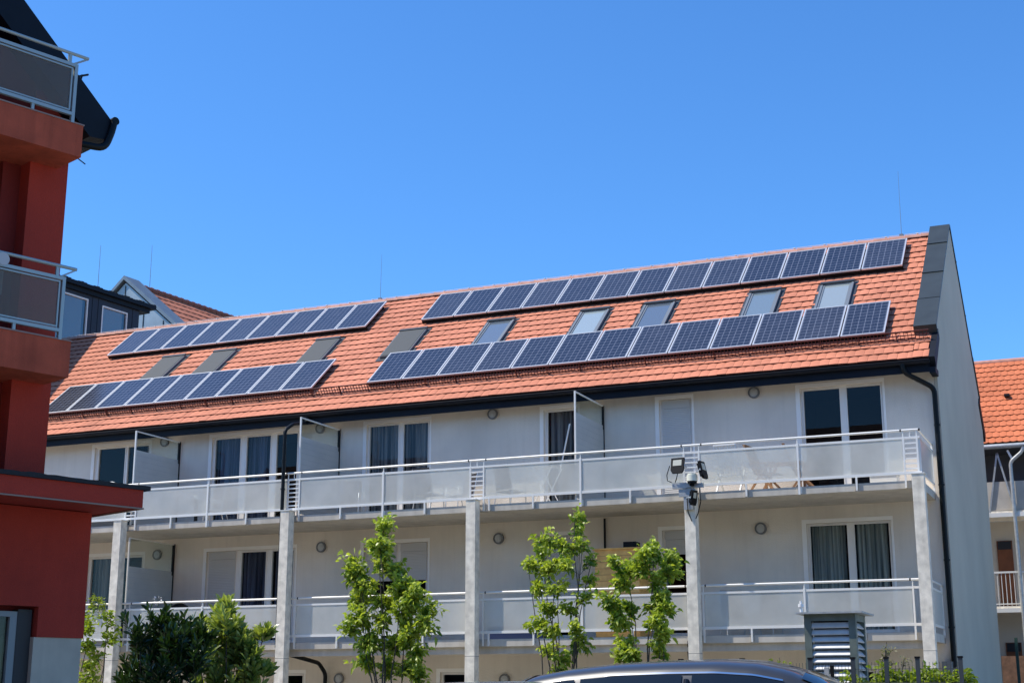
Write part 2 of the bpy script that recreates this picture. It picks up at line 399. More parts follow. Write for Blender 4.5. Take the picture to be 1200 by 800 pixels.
def curtain(mb, x0, x1, y, z0, z1, amp=.035, wl=.11, ph=0):
    n = max(8, int((x1-x0)/.018)); vs = []
    for i in range(n+1):
        x = x0 + (x1-x0)*i/n; a = amp*sin(2*pi*x/wl + 1.3*sin(x*7+ph)) 
        vs += [(x, y+a, z0), (x, y+a*.8, z1)]
    mb.add(vs, [(2*i,2*i+2,2*i+3,2*i+1) for i in range(n)], smooth=True)
def curtain_mat(name, a, b):  # light and shade of the pleats painted in as vertical colour stripes
    m = mat(name, a, .9); nt = m.node_tree; bs = nt.nodes['Principled BSDF']
    tc = nt.nodes.new('ShaderNodeTexCoord'); mp = nt.nodes.new('ShaderNodeMapping'); mp.inputs['Scale'].default_value = (9, .2, .12)
    n = nt.nodes.new('ShaderNodeTexNoise'); n.inputs['Scale'].default_value = 1.6; n.inputs['Detail'].default_value = 3
    cr_ = nt.nodes.new('ShaderNodeMapRange'); cr_.inputs['From Min'].default_value = .38; cr_.inputs['From Max'].default_value = .62
    mx = nt.nodes.new('ShaderNodeMix'); mx.data_type = 'RGBA'; mx.inputs[6].default_value = (*b, 1); mx.inputs[7].default_value = (*a, 1)
    nt.links.new(tc.outputs['Object'], mp.inputs['Vector']); nt.links.new(mp.outputs[0], n.inputs['Vector']); nt.links.new(n.outputs['Fac'], cr_.inputs['Value'])
    nt.links.new(cr_.outputs[0], mx.inputs[0]); nt.links.new(mx.outputs[2], bs.inputs['Base Color']); return m
CURT = [curtain_mat('teal_curtain', (.95,.98,.88), (.16,.20,.20)), curtain_mat('dark_curtain', (.62,.60,.58), (.10,.11,.13)), curtain_mat('blue_curtain', (.26,.30,.42), (.04,.05,.09))]
def window(x0, x1, z0, z1, panes, kinds, up, ci=0, parent=bld, Y=YW, trim=True):
    fy = Y+.055
    m = MB(); F = .055
    zt = z1-F
    edges = [x0] + [v for p in panes for v in p] + [x1]
    for k in range(0, len(edges), 2): m.box(edges[k], edges[k+1], fy, fy+.07, z0+.003, z1-.003)
    for a, b in panes:
        m.box(a, b, fy+.001, fy+.069, zt, z1-.003); m.box(a, b, fy+.001, fy+.069, z0+.003, z0+.09)
    # outer lighter sash step
    for a, b in panes:
        for (p, q) in ((a-.022,a),(b,b+.022)): m.box(p, q, fy-.016, fy-.001, z0+.06, zt+.02)
        m.box(a, b, fy-.016, fy-.001, zt, zt+.022)
    win = m.build('window_frame', WFRAME, parent)
    if trim:
        m = MB(); t = .10
        m.box(x0-t, x0, Y-.008, Y+.003, z0, z1+t*.9); m.box(x1, x1+t*.45, Y-.008, Y+.003, z0, z1+t*.9); m.box(x0, x1, Y-.008, Y+.003, z1, z1+t*.9)
        m.build('surround', TRIM, win)
    for (a, b), k in zip(panes, kinds):
        if isinstance(k, tuple):
            zb = k[1]; m = MB(); n = int((zt-zb)/.045)
            ys = fy-.018
            m.box(a-.02, b+.02, ys-.012, ys+.0, zt-.16, zt+.03)
            for i in range(n):
                zz = zt-.16-(i+1)*.045*(zt-.16-zb)/(n*.045)
                hh = (zt-.16-zb)/n
                m.add([(a-.015,ys,zz),(b+.015,ys,zz),(b+.015,ys-.007,zz+hh*.45),(a-.015,ys-.007,zz+hh*.45),(b+.015,ys,zz+hh*.92),(a-.015,ys,zz+hh*.92)],
                      [(0,1,2,3),(3,2,4,5)])
            m.box(a-.015, b+.015, ys-.001, ys+.003, zb, zt-.17)
            m.build('roller_shutter', SHUT, win)
            if zb - z0 < .4: continue
        m = MB(); m.quad((a,fy+.03,z0+.09),(b,fy+.03,z0+.09),(b,fy+.03,zt),(a,fy+.03,zt)); m.build('pane', WGLASS, win)
        if k == 'c':
            m = MB()
            g0 = random.uniform(.0,.12); curtain(m, a+.01, b-.01-g0*(b-a), fy+.13, z0+.02, z1, ph=random.random()*6)
            m.build('curtain', CURT[ci], win)
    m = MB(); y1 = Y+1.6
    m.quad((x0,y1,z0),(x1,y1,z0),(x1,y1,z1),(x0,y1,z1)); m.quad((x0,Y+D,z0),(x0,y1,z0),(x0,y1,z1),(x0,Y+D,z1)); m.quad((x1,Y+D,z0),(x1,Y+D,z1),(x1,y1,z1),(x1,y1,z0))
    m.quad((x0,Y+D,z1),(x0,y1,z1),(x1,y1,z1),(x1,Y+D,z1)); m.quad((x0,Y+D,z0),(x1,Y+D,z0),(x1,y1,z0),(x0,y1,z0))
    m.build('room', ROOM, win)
    return win
for i, (x0,x1,p) in enumerate(WINS):
    window(x0,x1,*ZU,p,UP[i],True, ci=[0,2,1,1,0,0][i])
    window(x0,x1,*ZLO,p,LO[i],False, ci=[1,2,1,1,0,0][i])
for x0,x1 in GWIN: window(x0,x1,1.05,2.06,[(x0+.07,x1-.07)],['g'],False)

# ------------------------------------------------------------------ roof tiles
def tiles(x0, x1, s0, s1, P, TW=.213, EXP=.326, holes_=(), bulge=.017, th=.028, seed=1, skip=None):
    """P(x, s, h) -> point.  real overlapping tiles with a curved front edge"""
    rnd = random.Random(seed); m = MB()
    rows = int(round((s1-s0)/EXP)); e = (s1-s0)/rows
    for r in range(rows):
        s = s0 + r*e; off = (r % 2)*TW/2
        n = int((x1-x0)/TW)+2
        for k in range(-1, n):
            xa = x0 + k*TW + off; xb = xa + TW - .004
            xa = max(xa, x0); xb = min(xb, x1)
            if xb - xa < .03: continue
            xc, sc = (xa+xb)/2, s+e/2
            if any(h[0] < xc < h[1] and h[2] < sc < h[3] for h in holes_): continue
            if skip and skip(xc, sc): continue
            hv = .058 + rnd.uniform(-.004,.005); ds = rnd.uniform(-.007,.007); tl = rnd.uniform(-.004,.004)
            vs = []; N = 4
            for q in range(N+1):
                t = q/N; x = xa + (xb-xa)*t; b = -bulge*(4*t*(1-t)) ; cr = .010*(4*t*(1-t))
                vs.append(P(x, s+b+ds, hv+cr+tl*(t-.5)))         # front top
                vs.append(P(x, s+b+ds, hv+cr-th-.012))           # front bottom
                vs.append(P(x, s+e+.03, hv-.030+cr))             # back top
            fs = []
            for q in range(N):
                a = 3*q; b_ = 3*q+3
                fs += [(a, b_, b_+2, a+2), (a+1, b_+1, b_, a)]
            fs += [(0,2,1), (3*N, 3*N+1, 3*N+2)]
            u = min(1, max(0, rnd.gauss(.5,.13)))
            u = max(.06, u)
            m.add(vs, fs, [[((u if (len(f) == 4 and f[2] % 3 == 2) else 0),.5)]*len(f) for f in fs])  # front edges take the ramp's painted shadow stop
    return m
roof = MB()
SKY = [(-26.60,-25.78),(-24.75,-23.95),(-21.22,-20.42),(-18.48,-17.64),(-15.78,-14.97),(-13.05,-12.24),(-11.27,-10.43),(-8.47,-7.66),(-6.66,-5.84)]
SK0, SK1 = 1.70, 3.26
hl = [(a-.05,b+.05,SK0-.08,SK1+.05) for a,b in SKY]
m = tiles(XL, XG-.44, S_E, S_R, rp, holes_=hl, seed=3)
m2 = tiles(XG-.44, XG-.10, S_E, 0.02, rp, seed=5)
b0 = len(m.v); m.v += m2.v; m.f += [[i+b0 for i in f] for f in m2.f]; m.uv += m2.uv; m.sm += m2.sm
# body of the roof under the tiles
def rpm(x, s, h=0):
    p = rp(x, s, h); return Vector((p.x, 2*yR-p.y, p.z))
body = [rp(0,S_E,-.02), rp(0,S_R,-.02), rpm(0,S_E,-.02), rpm(0,S_E,-.16), rp(0,S_R,-.16), rp(0,S_E,-.16)]
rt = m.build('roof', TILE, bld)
m = MB(); m.prism([(XL,p.y,p.z) for p in body], (XG-.10-XL,0,0)); m.build('roof_deck', NAVY, rt)
def rback(x, s, h=0): 
    p = rp(x, s, h); return Vector((p.x, 2*yR-p.y, p.z))
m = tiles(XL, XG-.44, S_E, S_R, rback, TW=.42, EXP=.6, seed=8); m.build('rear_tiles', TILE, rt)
# ridge caps
m = MB(); x = XL; k = 0
while x < XG-.46:
    L = .40; n = 7
    vs = []
    for xx, rr in ((x, .125), (x+.05, .118), (x+L+.02, .105)):
        for q in range(n): 
            a = pi*(q/(n-1)); vs.append((xx, yR - cos(a)*rr*1.15, zR + .01 + sin(a)*rr))
    m.add(vs, [(i*n+q, i*n+q+1, (i+1)*n+q+1, (i+1)*n+q) for i in range(2) for q in range(n-1)], smooth=True)
    m.add(vs[:n], [tuple(range(n))])
    x += L; k += 1
m.build('ridge_cap', RIDGEM, rt)
m = MB()
x = XL+.3
while x < XG-.5: m.box(x-.02, x+.03, yR-.05, yR+.02, zR+.125, zR+.15); x += .8
m.box(XL, XG-.5, yR-.006, yR+.006, zR+.147, zR+.157)
m.build('ridge_clamp', ALU, rt)
GALVD = mat('dull_steel_rod', (.25,.26,.27), .6, metal=.3)
# lightning rods
for x, h in ((-20.25, 1.55), (-4.9, 1.9)):
    m = MB(); m.tube([(x,yR,zR+.1),(x+.02,yR,zR+h)], .007, 5, .003); m.box(x-.05,x+.05,yR-.05,yR+.05,zR+.1,zR+.17); m.build('lightning_rod', GALVD, bld)
# soffit + fascia + gutter
m = MB()
zf = zE - .02
m.box(XL, XG-.10, yE+.02, yE+.05, zf-.27, zf)                 # fascia board
m.box(XL, XG-.10, yE+.05, YW-.002, zf-.13, zf-.10)            # soffit
m.build('eave_fascia', NAVY, bld)
m = MB(); n = 9; yc, zc, rr = yE-.055, zE-.045, .075
vs = []
for x in (XL, XG-.08):
    for q in range(n): a = pi*(q/(n-1)); vs.append((x, yc-cos(a)*rr, zc-sin(a)*rr))
m.add(vs, [(q, q+1, n+q+1, n+q) for q in range(n-1)], smooth=True); m.add([vs[n+q] for q in range(n)], [tuple(range(n))]); m.add(vs[:n], [tuple(range(n))[::-1]])
m.tube([(XL,yc-rr,zc),(XG-.08,yc-rr,zc)], .011, 6)
m.build('gutter', NAVY, bld)
for fn in (rp, rpm):     # verge board between coping foot and eave, both sides
    m = MB(); q = [fn(XG-.10,S_E-.02,-.26), fn(XG-.10,S_E-.02,.05), fn(XG-.10,.25,.05), fn(XG-.10,.25,-.20)]
    m.prism(q, (.13,0,0)); m.build('verge_board', NAVY, bld)
m = MB(); m.box(XG-.10, XG+.03, yE-.03, YW-.01, zE-.33, zE-.20); m.build('verge_box', NAVY, bld)
# zinc coping over the gable parapet
m = MB()
for fn in (rp, rpm):
    q = [fn(XG-.46,0.12,-.03), fn(XG-.46,0.12,.19), fn(XG-.46,S_R+.10,.19), fn(XG-.46,S_R,-.03)]
    m.prism(q, (.386,0,0))
    q = [fn(XG-.465,0.12,.191), fn(XG-.465,0.12,.24), fn(XG-.465,S_R+.14,.24), fn(XG-.465,S_R+.11,.191)]
    m.prism(q, (.49,0,0))
cop = m.build('gable_coping', ZINC, bld)
for fn in (rp, rpm):
    for s in (1.50, 2.95, 4.70):
        m = MB(); a = fn(XG-.47,s,.25); b = fn(XG+.03,s,.25); m.bar(a, b, .035, .03, up=NR); m.build('coping_seam', ZINC, cop)
    m = MB(); m.prism([fn(XG-.475,.06,-.05), fn(XG-.475,.06,.262), fn(XG-.475,1.46,.262), fn(XG-.475,1.46,.241), fn(XG-.475,.11,.241), fn(XG-.475,.11,-.05)], (.505,0,0))
    m.build('coping_foot', ZINC, cop)

# ------------------------------------------------------------------ roof windows
RWM = mat('roof_window_frame', (.22,.24,.25), .4, metal=.3)
FLASH = mat('roof_window_flashing', (.06,.065,.07), .45, metal=.4)
def rw_glass(name, col, rough=.08):
    return mat(name, col, rough, spec=.8, coat=.9)
RG = [None]*4 + [rw_glass('roof_pane_blue_grey',(.16,.19,.22)), rw_glass('roof_pane_pale',(.36,.42,.42)), rw_glass('roof_pane_grey',(.14,.17,.20)), rw_glass('roof_pane_light_blue',(.20,.25,.27)), rw_glass('roof_pane_white',(.33,.37,.36))]
AWN = mat('awning_blind_grey', (.060,.066,.066), .7, noise=.1, nscale=30)
for i, (a, b) in enumerate(SKY):
    m = MB()
    def frame(mb, a, b, s0, s1, wd, h0, h1):
        for (p,q,u,v) in ((a,b,s0,s0+wd),(a,b,s1-wd,s1),(a,a+wd,s0+wd,s1-wd),(b-wd,b,s0+wd,s1-wd)):
            mb.prism([rp(p,u,h0),rp(q,u,h0),rp(q,v,h0),rp(p,v,h0)], NR*(h1-h0))
    frame(m, a, b, SK0, SK1, .055, -.02, .125)
    rwf = m.build('roof_window', RWM, bld)
    m = MB(); frame(m, a-.09, b+.09, SK0-.16, SK1+.10, .10, -.03, .062); m.build('flashing', FLASH, rwf)
    m = MB()
    if i < 4:
        m.prism([rp(a+.03,SK0+.02,.09),rp(b-.03,SK0+.02,.09),rp(b-.03,SK1-.06,.09),rp(a+.03,SK1-.06,.09)], NR*.045)
        m.build('awning_blind', AWN, rwf)
    else:
        m.prism([rp(a+.055,SK0+.055,.04),rp(b-.055,SK0+.055,.04),rp(b-.055,SK1-.055,.04),rp(a+.055,SK1-.055,.04)], NR*.05)
        m.build('pane', RG[i], rwf)
        m = MB(); frame(m, a+.055, b-.055, SK0+.055, SK1-.055, .05, .088, .105); m.build('sash', RWM, rwf)
    m = MB(); m.prism([rp(a-.01,SK1-.07,.127),rp(b+.01,SK1-.07,.127),rp(b+.01,SK1+.03,.127),rp(a-.01,SK1+.03,.127)], NR*.03); m.build('hood', FLASH, rwf)

# ------------------------------------------------------------------ snow guard
m = MB(); gx0, gx1 = -29.3, XG-.12
sg = -.20
for h in (.07,.17,.27):
    m.bar(rp(gx0,sg+.0,h), rp(gx1,sg,h), .018, .022, up=NR)
x = gx0
while x < gx1: m.bar(rp(x,sg,.05), rp(x,sg,.27), .018, .010, up=(1,0,0)); x += .082
guard = m.build('snow_guard', REDBR, bld)
x = gx0+.4
while x < gx1:
    m = MB(); m.bar(rp(x,sg-.012,-.02), rp(x,sg-.012,.29), .035, .014, up=(1,0,0)); m.bar(rp(x,sg-.03,.06), rp(x,sg+.3,.06), .03, .008, up=NR); x += .84
    m.build('bracket', REDBR, guard)

# ------------------------------------------------------------------ solar panels
PT = 1.024; PW = .992; PL = 1.65
def make_panel():
    """local frame: origin at lower left corner on panel plane, x right, s up slope"""
    root = thing('solar_panel', 'x', 'solar panel', (0,0,0), world=False)
    ux, us, un = Vector((1,0,0)), Vector((0,CT,ST)), NR
    def P(x, s, h): return ux*x + us*s + un*h
    m = MB(); W = .032; T = .04
    for (a,b,c,d) in ((0,PW,0,W),(0,PW,PL-W,PL),(0,W,W,PL-W),(PW-W,PW,W,PL-W)):
        m.prism([P(a,c,-T),P(b,c,-T),P(b,d,-T),P(a,d,-T)], un*T)
    m.build('frame', PVF, root)
    m = MB(); a, b, c, d = W, PW-W, W, PL-W; g = .02
    m.quad(P(a,c,-.006),P(b,c,-.006),P(b,d,-.006),P(a,d,-.006), uv=[(-.08,-.1),(6.08,-.1),(6.08,10.1),(-.08,10.1)])
    m.quad(P(a,c,-.03),P(a,d,-.03),P(b,d,-.03),P(b,c,-.03), uv=[(.5,.5)]*4)
    m.build('cell_sheet', PV, root)
    m = MB()
    for s in (.35, 1.3): m.prism([P(-.016,s,-.095),P(PT-.016,s,-.095),P(PT-.016,s+.04,-.095),P(-.016,s+.04,-.095)], un*.053)
    m.build('mounting_rail', BLACK, root)
    m = MB(); m.prism([P(-.016,.04,-.165),P(PT-.016,.04,-.165),P(PT-.016,.048,-.165),P(-.016,.048,-.165)], un*.124); m.build('shade_strip', BLACK, root)  # black strip added below the panel edge to stand for the shade there
    return root
ORD = ['first','second','third','fourth','fifth','sixth','seventh','eighth','ninth','tenth','eleventh','twelfth','thirteenth']
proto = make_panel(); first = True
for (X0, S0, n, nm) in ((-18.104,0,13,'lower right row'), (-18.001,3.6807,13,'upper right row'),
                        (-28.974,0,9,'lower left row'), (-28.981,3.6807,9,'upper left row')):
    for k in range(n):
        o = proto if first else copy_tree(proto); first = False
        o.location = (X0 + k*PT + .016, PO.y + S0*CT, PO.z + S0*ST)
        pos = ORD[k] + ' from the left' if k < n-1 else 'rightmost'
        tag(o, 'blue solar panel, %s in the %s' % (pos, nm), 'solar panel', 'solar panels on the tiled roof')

# ------------------------------------------------------------------ balconies
XR = -3.93
COLX = [-23.93,-18.95,-14.0,-8.84,-4.08]
slabs = []
for nm, z0, z1, lab in (('balcony_slab', FL2-.17, FL2, 'upper balcony slab'), ('balcony_slab', FL1-.17, FL1, 'lower balcony slab')):
    m = MB(); m.box(-34, XR, YB+.046, YW-.002, z0, z1)
    s = m.build(nm, SLABC, bld, lab); slabs.append(s)
    m = MB()
    x = -34
    cuts = [-33.9,-31.3,-28.9,-26.2,-23.9,-22.38,-21.29,-20.13,-18.9,-17.46,-16.31,-15.2,-13.95,-12.46,-11.31,-10.15,-8.75,-7.55,-6.42,-5.23,XR-.02]
    for a, b in zip(cuts[:-1], cuts[1:]):
        m.box(a+.04, b-.04, YB+.026, YB+.045, z0+.01, z1-.008)
    m.build('edge_plate', SLABC, s)
# beam beneath the lower slab at the wall, and ribs of the soffit
m = MB(); m.box(-34, XR, YB+.12, YB+.32, FL1-.32, FL1-.171); m.build('edge_beam', SLABC, bld)

for i, cx in enumerate(COLX + [-28.9]):
    m = MB(); cw = .235
    x0 = cx if i else cx
    m.box(x0, x0+cw, YB-.30, YB-.055, 0, 5.84)
    c = m.build('column', CONC, bld)
    m = MB()
    for zz in (2.36, ): m.box(x0-.001, x0+cw+.001, YB-.301, YB-.054, zz, zz+.008)
    m.build('joint', mat('dark_joint', (.12,.115,.11), .9), c)
    m = MB(); m.box(x0-.015, x0+cw+.03, YB-.315, YB-.04, 5.842, 5.86)
    for dz in (5.62, 2.58): m.box(x0+.05, x0+cw-.05, YB-.054, YB+.054, dz, dz+.1)
    m.build('steel_plate', ALU, c)

ladders = [(-33.9,-33.55),(-28.95,-28.62),(-23.81,-23.49),(-18.95,-18.62),(-14.03,-13.69),(-8.91,-8.57),(-4.24,-3.97)]
mids = [-31.3,-26.2,-21.29,-16.31,-11.31,-6.42]
def brk(l, a, b):  # bracket xs between
    return l
BR = [-32.4,-30.1,-27.5,-25.0,-22.38,-20.13,-17.46,-15.2,-13.55,-12.46,-10.15,-7.55,-5.23]
def railing(z, up):
    zh, zt, zb = z+1.03, z+.875, z+.15
    m = MB()
    m.tube([(-34,YB,zh),(XR,YB,zh)], .024, 8)
    m.tube([(XR,YB,zh),(XR,YW-.01,zh)], .022, 8)
    m.box(-34, XR+.02, YB-.018, YB+.018, zt-.025, zt+.02)
    m.box(-34, XR+.02, YB-.024, YB+.020, zb-.03, zb+.025)
    m.box(XR-.018, XR+.018, YB+.02, YW-.05, zt-.02, zt+.02); m.box(XR-.018, XR+.018, YB+.02, YW-.05, zb-.025, zb+.025)
    rail = m.build('balcony_railing', ALU, bld, 'railing of the %s balcony' % ('upper' if up else 'lower'))
    # posts
    for x in mids:
        m = MB(); m.box(x-.022, x+.022, YB-.03, YB+.012, z-.17, zt+.04)
        m.tube([(x,YB,zt+.03),(x,YB,zh-.02)], .012, 6); m.box(x-.03,x+.05,YB+.012,YB+.054,z-.15,z-.01)
        m.build('post', ALU, rail)
    for x in BR:
        m = MB(); m.box(x-.018, x+.018, YB-.03, YB+.01, z-.15, zb-.031); m.box(x-.018,x+.018,YB+.01,YB+.054,z-.12,z-.04)
        m.build('bracket', ALU, rail)
    for (a, b) in ladders:
        m = MB()
        for x in (a, b):
            m.box(x-.018, x+.018, YB-.022, YB+.014, z-.15 , zt+.0); m.tube([(x,YB,zt+.02),(x,YB,zh-.02)], .012, 6)
        xm = (a+b)/2; m.tube([(xm,YB,zt+.02),(xm,YB,zh-.02)], .011, 6)
        if up:
            for k in range(6):
                zz = zb+.05+k*.105; m.box(a+.018, b-.018, YB-.018, YB+.01, zz+.02, zz+.048)
        m.build('ladder_frame', ALU, rail)
        m = MB()
        for x in (a-.06, b+.04): m.tube([(x,YB,zh),(x+.03,YB,zh)], .0265, 8)
        m.build('rail_joint', DARKM, rail)
    # glass
    xs = []
    L = sorted([(a-.018, b+.018) for a, b in ladders] + [(x-.022, x+.022) for x in mids])
    for (p, q) in zip(L[:-1], L[1:]):
        a, b = p[1]+.012, q[0]-.012
        m = MB(); m.box(a, b, YB-.006, YB+.006, zb+.027, zt-.027); m.build('glass_panel', FROST, rail)
    m = MB(); m.box(XR-.006, XR+.006, YB+.06, YW-.12, zb+.027, zt-.022); m.build('glass_panel', FROST, rail)
    m = MB(); m.box(XR-.02,XR+.02,YW-.10,YW-.06,z-.05,zh-.02); m.build('post', ALU, rail)
    m = MB(); m.box(XR-.02,XR+.02,YB+.02,YB+.055,z-.05,zt); m.build('post', ALU, rail)
    return rail
railing(FL2, True); railing(FL1, False)

# privacy screens
def screen(x, z, frost_top, top, lab, mat_=SCREENM):
    y0, y1 = YB+.11, YW-.02
    m = MB()
    m.box(x-.018,x+.018,y0-.018,y0+.018,z,top); m.box(x-.015,x+.015,y0+.018,y1,top-.03,top)
    s = m.build('privacy_screen', ALU, bld, lab)
    m = MB(); m.box(x-.02,x+.02,y1-.02,y1+.018,z+.001,top); m.box(x-.018,x+.018,y1-.06,y1-.021,frost_top-.1,top-.03) ; m.build('wall_post', DARKM, s)
    m = MB(); m.box(x-.007,x+.007,y0+.02,y1-.022,z+.05,frost_top); m.build('frosted_pane', mat_, s)
    m = MB()
    for k in range(1, 14):
        zz = z+.05+(frost_top-z-.05)*k/14; m.box(x-.009,x+.009,y0+.02,y1-.022,zz,zz+.006)
    m.build('film_stripe', mat('film_stripe', (.40,.43,.45), .6), s)
    m = MB(); m.box(x-.004,x+.004,y0+.02,y1-.022,frost_top+.001,top-.032); m.build('clear_pane', CLEAR, s)
screen(-23.72, FL2, 7.72, 8.22, 'privacy screen of the upper balcony, leftmost')
screen(-18.72, FL2, 7.72, 8.20, 'privacy screen of the upper balcony beside the dark downpipe')
screen(-11.47, FL2, 7.76, 8.25, 'privacy screen of the upper balcony right of the middle')
screen(-23.72, FL1, 4.72, 5.45, 'privacy screen of the lower balcony, leftmost')
m = MB(); m.box(-11.49,-11.45,YW-.06,YW-.02,FL1,5.55); m.build('wall_post', DARKM, bld)

# downpipes
def pipe(pts, r=.052, mt=PIPE, clamps=()):
    m = MB(); m.tube(pts, r, 12); p = m.build('downpipe', mt, bld)
    for c in clamps:
        m = MB(); m.disc(Vector(c)-Vector((0,0,.02)), (0,0,1), r+.012, .04, 14); m.build('pipe_clamp', mt, p)
def bend(a, b, c, n=5, rad=.14):
    a, b, c = Vector(a), Vector(b), Vector(c)
    p = b + (a-b).normalized()*rad; q = b + (c-b).normalized()*rad
    return [(p*(1-t)**2 + b*2*t*(1-t) + q*t*t) for t in [i/n for i in range(n+1)]]
def route(pts, rad=.14):
    out = [Vector(pts[0])]
    for i in range(1, len(pts)-1): out += bend(pts[i-1], pts[i], pts[i+1], rad=rad)
    return out + [Vector(pts[-1])]
pipe(route([(-4.36,yc,zE-.10),(-4.36,yc,zE-.27),(-3.78,YW-.09,8.02),(-3.775,YW-.09,0)]), .055, clamps=[(-3.775,YW-.09,z) for z in (7.2,5.9,4.3,2.9,1.4)])
xa = -19.04
pipe(route([(-19.42,yc,zE-.06),(-19.42,yc,zE-.26),(-19.0,YB+.18,8.05),(xa,YB-.10,7.86),(xa,YB-.10,2.62)],.1), .045, clamps=[(xa,YB-.10,z) for z in (7.1,6.4,5.3,4.0)])
pipe(route([(xa+.12,YB-.02,2.64),(xa+.14,YB-.02,2.50),(-18.9,YW-.4,2.30),(-18.88,YW-.1,2.05),(-18.88,YW-.1,0)],.1), .05)
pipe(route([(-9.0+.1,YB-.0,2.62),(-9.0,YB+.3,2.45),(-9.35,YW-.5,2.25),(-9.4,YW-.1,2.0),(-9.4,YW-.1,0)],.1), .045)
# small electrical box in the dark corner at the foot of the gable side
m = MB(); m.box(-4.0,-3.80,YW-.30,YW-.02,1.2,2.2); m.build('meter_box', mat('grey_box', (.2,.21,.21), .6), bld)

# ------------------------------------------------------------------ wall lamps
LAMPG = mat('lamp_rim', (.16,.16,.16), .5); LAMPL = mat('lamp_lens', (.50,.50,.48), .35)
def lamp(x, z, label):
    t = thing('wall_lamp', label, 'wall lamp', (x, YW-.001, z), group='round lamps on the pale facade')
    m = MB(); m.disc((x,YW-.001,z), (0,-1,0), .135, .055, 24, rin=.100); m.build('rim', LAMPG, t)
    m = MB(); m.disc((x,YW-.001,z), (0,-1,0), .099, .045, 24)
    for k, r in ((0,.085),(1,.05)): m.disc((x,YW-.046,z), (0,-1,0), r, .010+.010*k, 24)
    m.build('lens', LAMPL, t)
nm = ['leftmost','second from the left','third from the left','rightmost']
for k, (x, z) in enumerate(((-24.23,8.28-.02),(-19.3,8.27),(-14.37,8.27),(-7.79,8.26))): lamp(x, z-.0, 'round wall lamp under the eave, %s of four' % nm[k])
for k, (x, z) in enumerate(((-24.26,5.19),(-19.16,5.19),(-14.2,5.2),(-7.76,5.15))): lamp(x, z, 'round wall lamp over the lower balcony, %s of four' % nm[k])
lamp(-18.53,1.92, 'round wall lamp near the ground, behind the left foreground tree'); lamp(-14.04,1.88, 'round wall lamp near the ground, right of the middle column')

# ------------------------------------------------------------------ floodlights and sensor on the fourth column
fx, fy = COLX[3]+.12, YB-.34
FGL = mat('floodlight_glass', (.55,.53,.42), .25, coat=.5)
GALV = mat('galvanised_steel', (.48,.50,.50), .45, metal=.5, noise=.2, nscale=9)
t = thing('floodlight_bracket', 'grey angled steel bracket with cables at the top of the fourth concrete column, carrying floodlights', 'bracket', (fx, fy, 5.6))
m = MB(); m.box(fx-.33,fx-.02,fy-.10,fy-.05,5.80,5.92); m.bar((fx-.02,fy-.08,5.86),(fx+.36,fy-.10,5.84),.05,.09); m.box(fx-.10,fx+.10,fy-.06,fy+.03,5.35,5.84)
m.prism([(fx-.12,fy-.07,5.82),(fx+.02,fy-.07,5.50),(fx+.06,fy-.07,5.50),(fx+.10,fy-.07,5.82)],(0,.02,0)); m.box(fx-.20,fx+.16,fy-.075,fy-.05,5.62,5.79); m.build('arm', GALV, t)
m = MB()
m.tube([(fx-.38,fy-.09,6.30),(fx-.44,fy-.12,6.1),(fx-.43,fy-.12,5.98),(fx-.33,fy-.12,5.93)], .010, 6)
m.tube([(fx-.2,fy-.12,6.12),(fx-.22,fy-.15,6.0),(fx-.26,fy-.12,5.93)], .010, 6)
m.tube([(fx+.27,fy-.1,5.80),(fx+.30,fy-.14,5.5),(fx+.22,fy-.1,5.25),(fx+.15,fy-.04,5.15)], .011, 6)
m.tube([(fx-.02,fy-.08,5.6),(fx+.0,fy-.09,5.3),(fx+.06,fy-.04,5.1)], .010, 6); m.build('cable', BLACK, t)
def flood(name_lab, c, rz, rx, w=.30, h=.34):
    root = thing('floodlight', name_lab, 'floodlight', c, rz, 'floodlights on the fourth column', world=False)
    Mx = Matrix.Rotation(rx, 4, 'X')
    m = MB(Mx); q = [(-w/2,h/2),(w/2,h/2),(w/2,-h*.3),(w*.36,-h/2),(-w*.36,-h/2),(-w/2,-h*.3)]
    m.prism([(a,-.03,b) for a,b in q], (0,.05,0))
    for k in range(8): m.box(-w/2+.03+k*(w-.06)/8, -w/2+.042+k*(w-.06)/8, .02,.06,-h*.35,h*.4)
    m.build('housing', BLACK, root)
    m = MB(Mx); m.box(-w/2+.05,w/2-.05,-.036,-.031,-h*.02,h/2-.05); m.build('lamp_glass', FGL, root)
    m = MB(Mx); m.box(-w/2-.02,-w/2-.005,-.01,.01,-.02,.02); m.box(w/2+.005,w/2+.02,-.01,.01,-.02,.02)
    m.tube([(-w/2-.012,0,0),(-w/2-.012,.10,-.02),(w/2+.012,.10,-.02),(w/2+.012,0,0)], .010, 6); m.build('yoke', GALV, root)
flood('black floodlight with pale lens facing forward above the fourth column', (fx-.18,fy-.16,6.28), R(-8), R(-12))
flood('black floodlight turned edge on, right of the forward facing one', (fx+.36,fy-.12,6.16), R(82), R(-14), .26,.38)
flood('black floodlight hanging low against the fourth column below the bracket', (fx+.14,fy-.14,5.58), R(72), R(8), .20,.32)
t = thing('motion_sensor', 'cream domed motion sensor between the floodlights on the fourth column', 'sensor', (fx+.15,fy-.16,5.9))
m = MB(); m.tube([(fx+.13,fy-.16,5.93),(fx+.13,fy-.16,6.02),(fx+.13,fy-.16,6.06)], .115, 16); m.disc((fx+.13,fy-.16,6.06),(0,0,1),.095,.03,16); m.build('dome', CREAM, t)
m = MB(); m.disc((fx+.13,fy-.16,5.885),(0,0,1),.10,.044,16); m.box(fx+.08,fx+.16,fy-.18,fy-.1,5.83,5.885); m.build('base', BLACK, t)

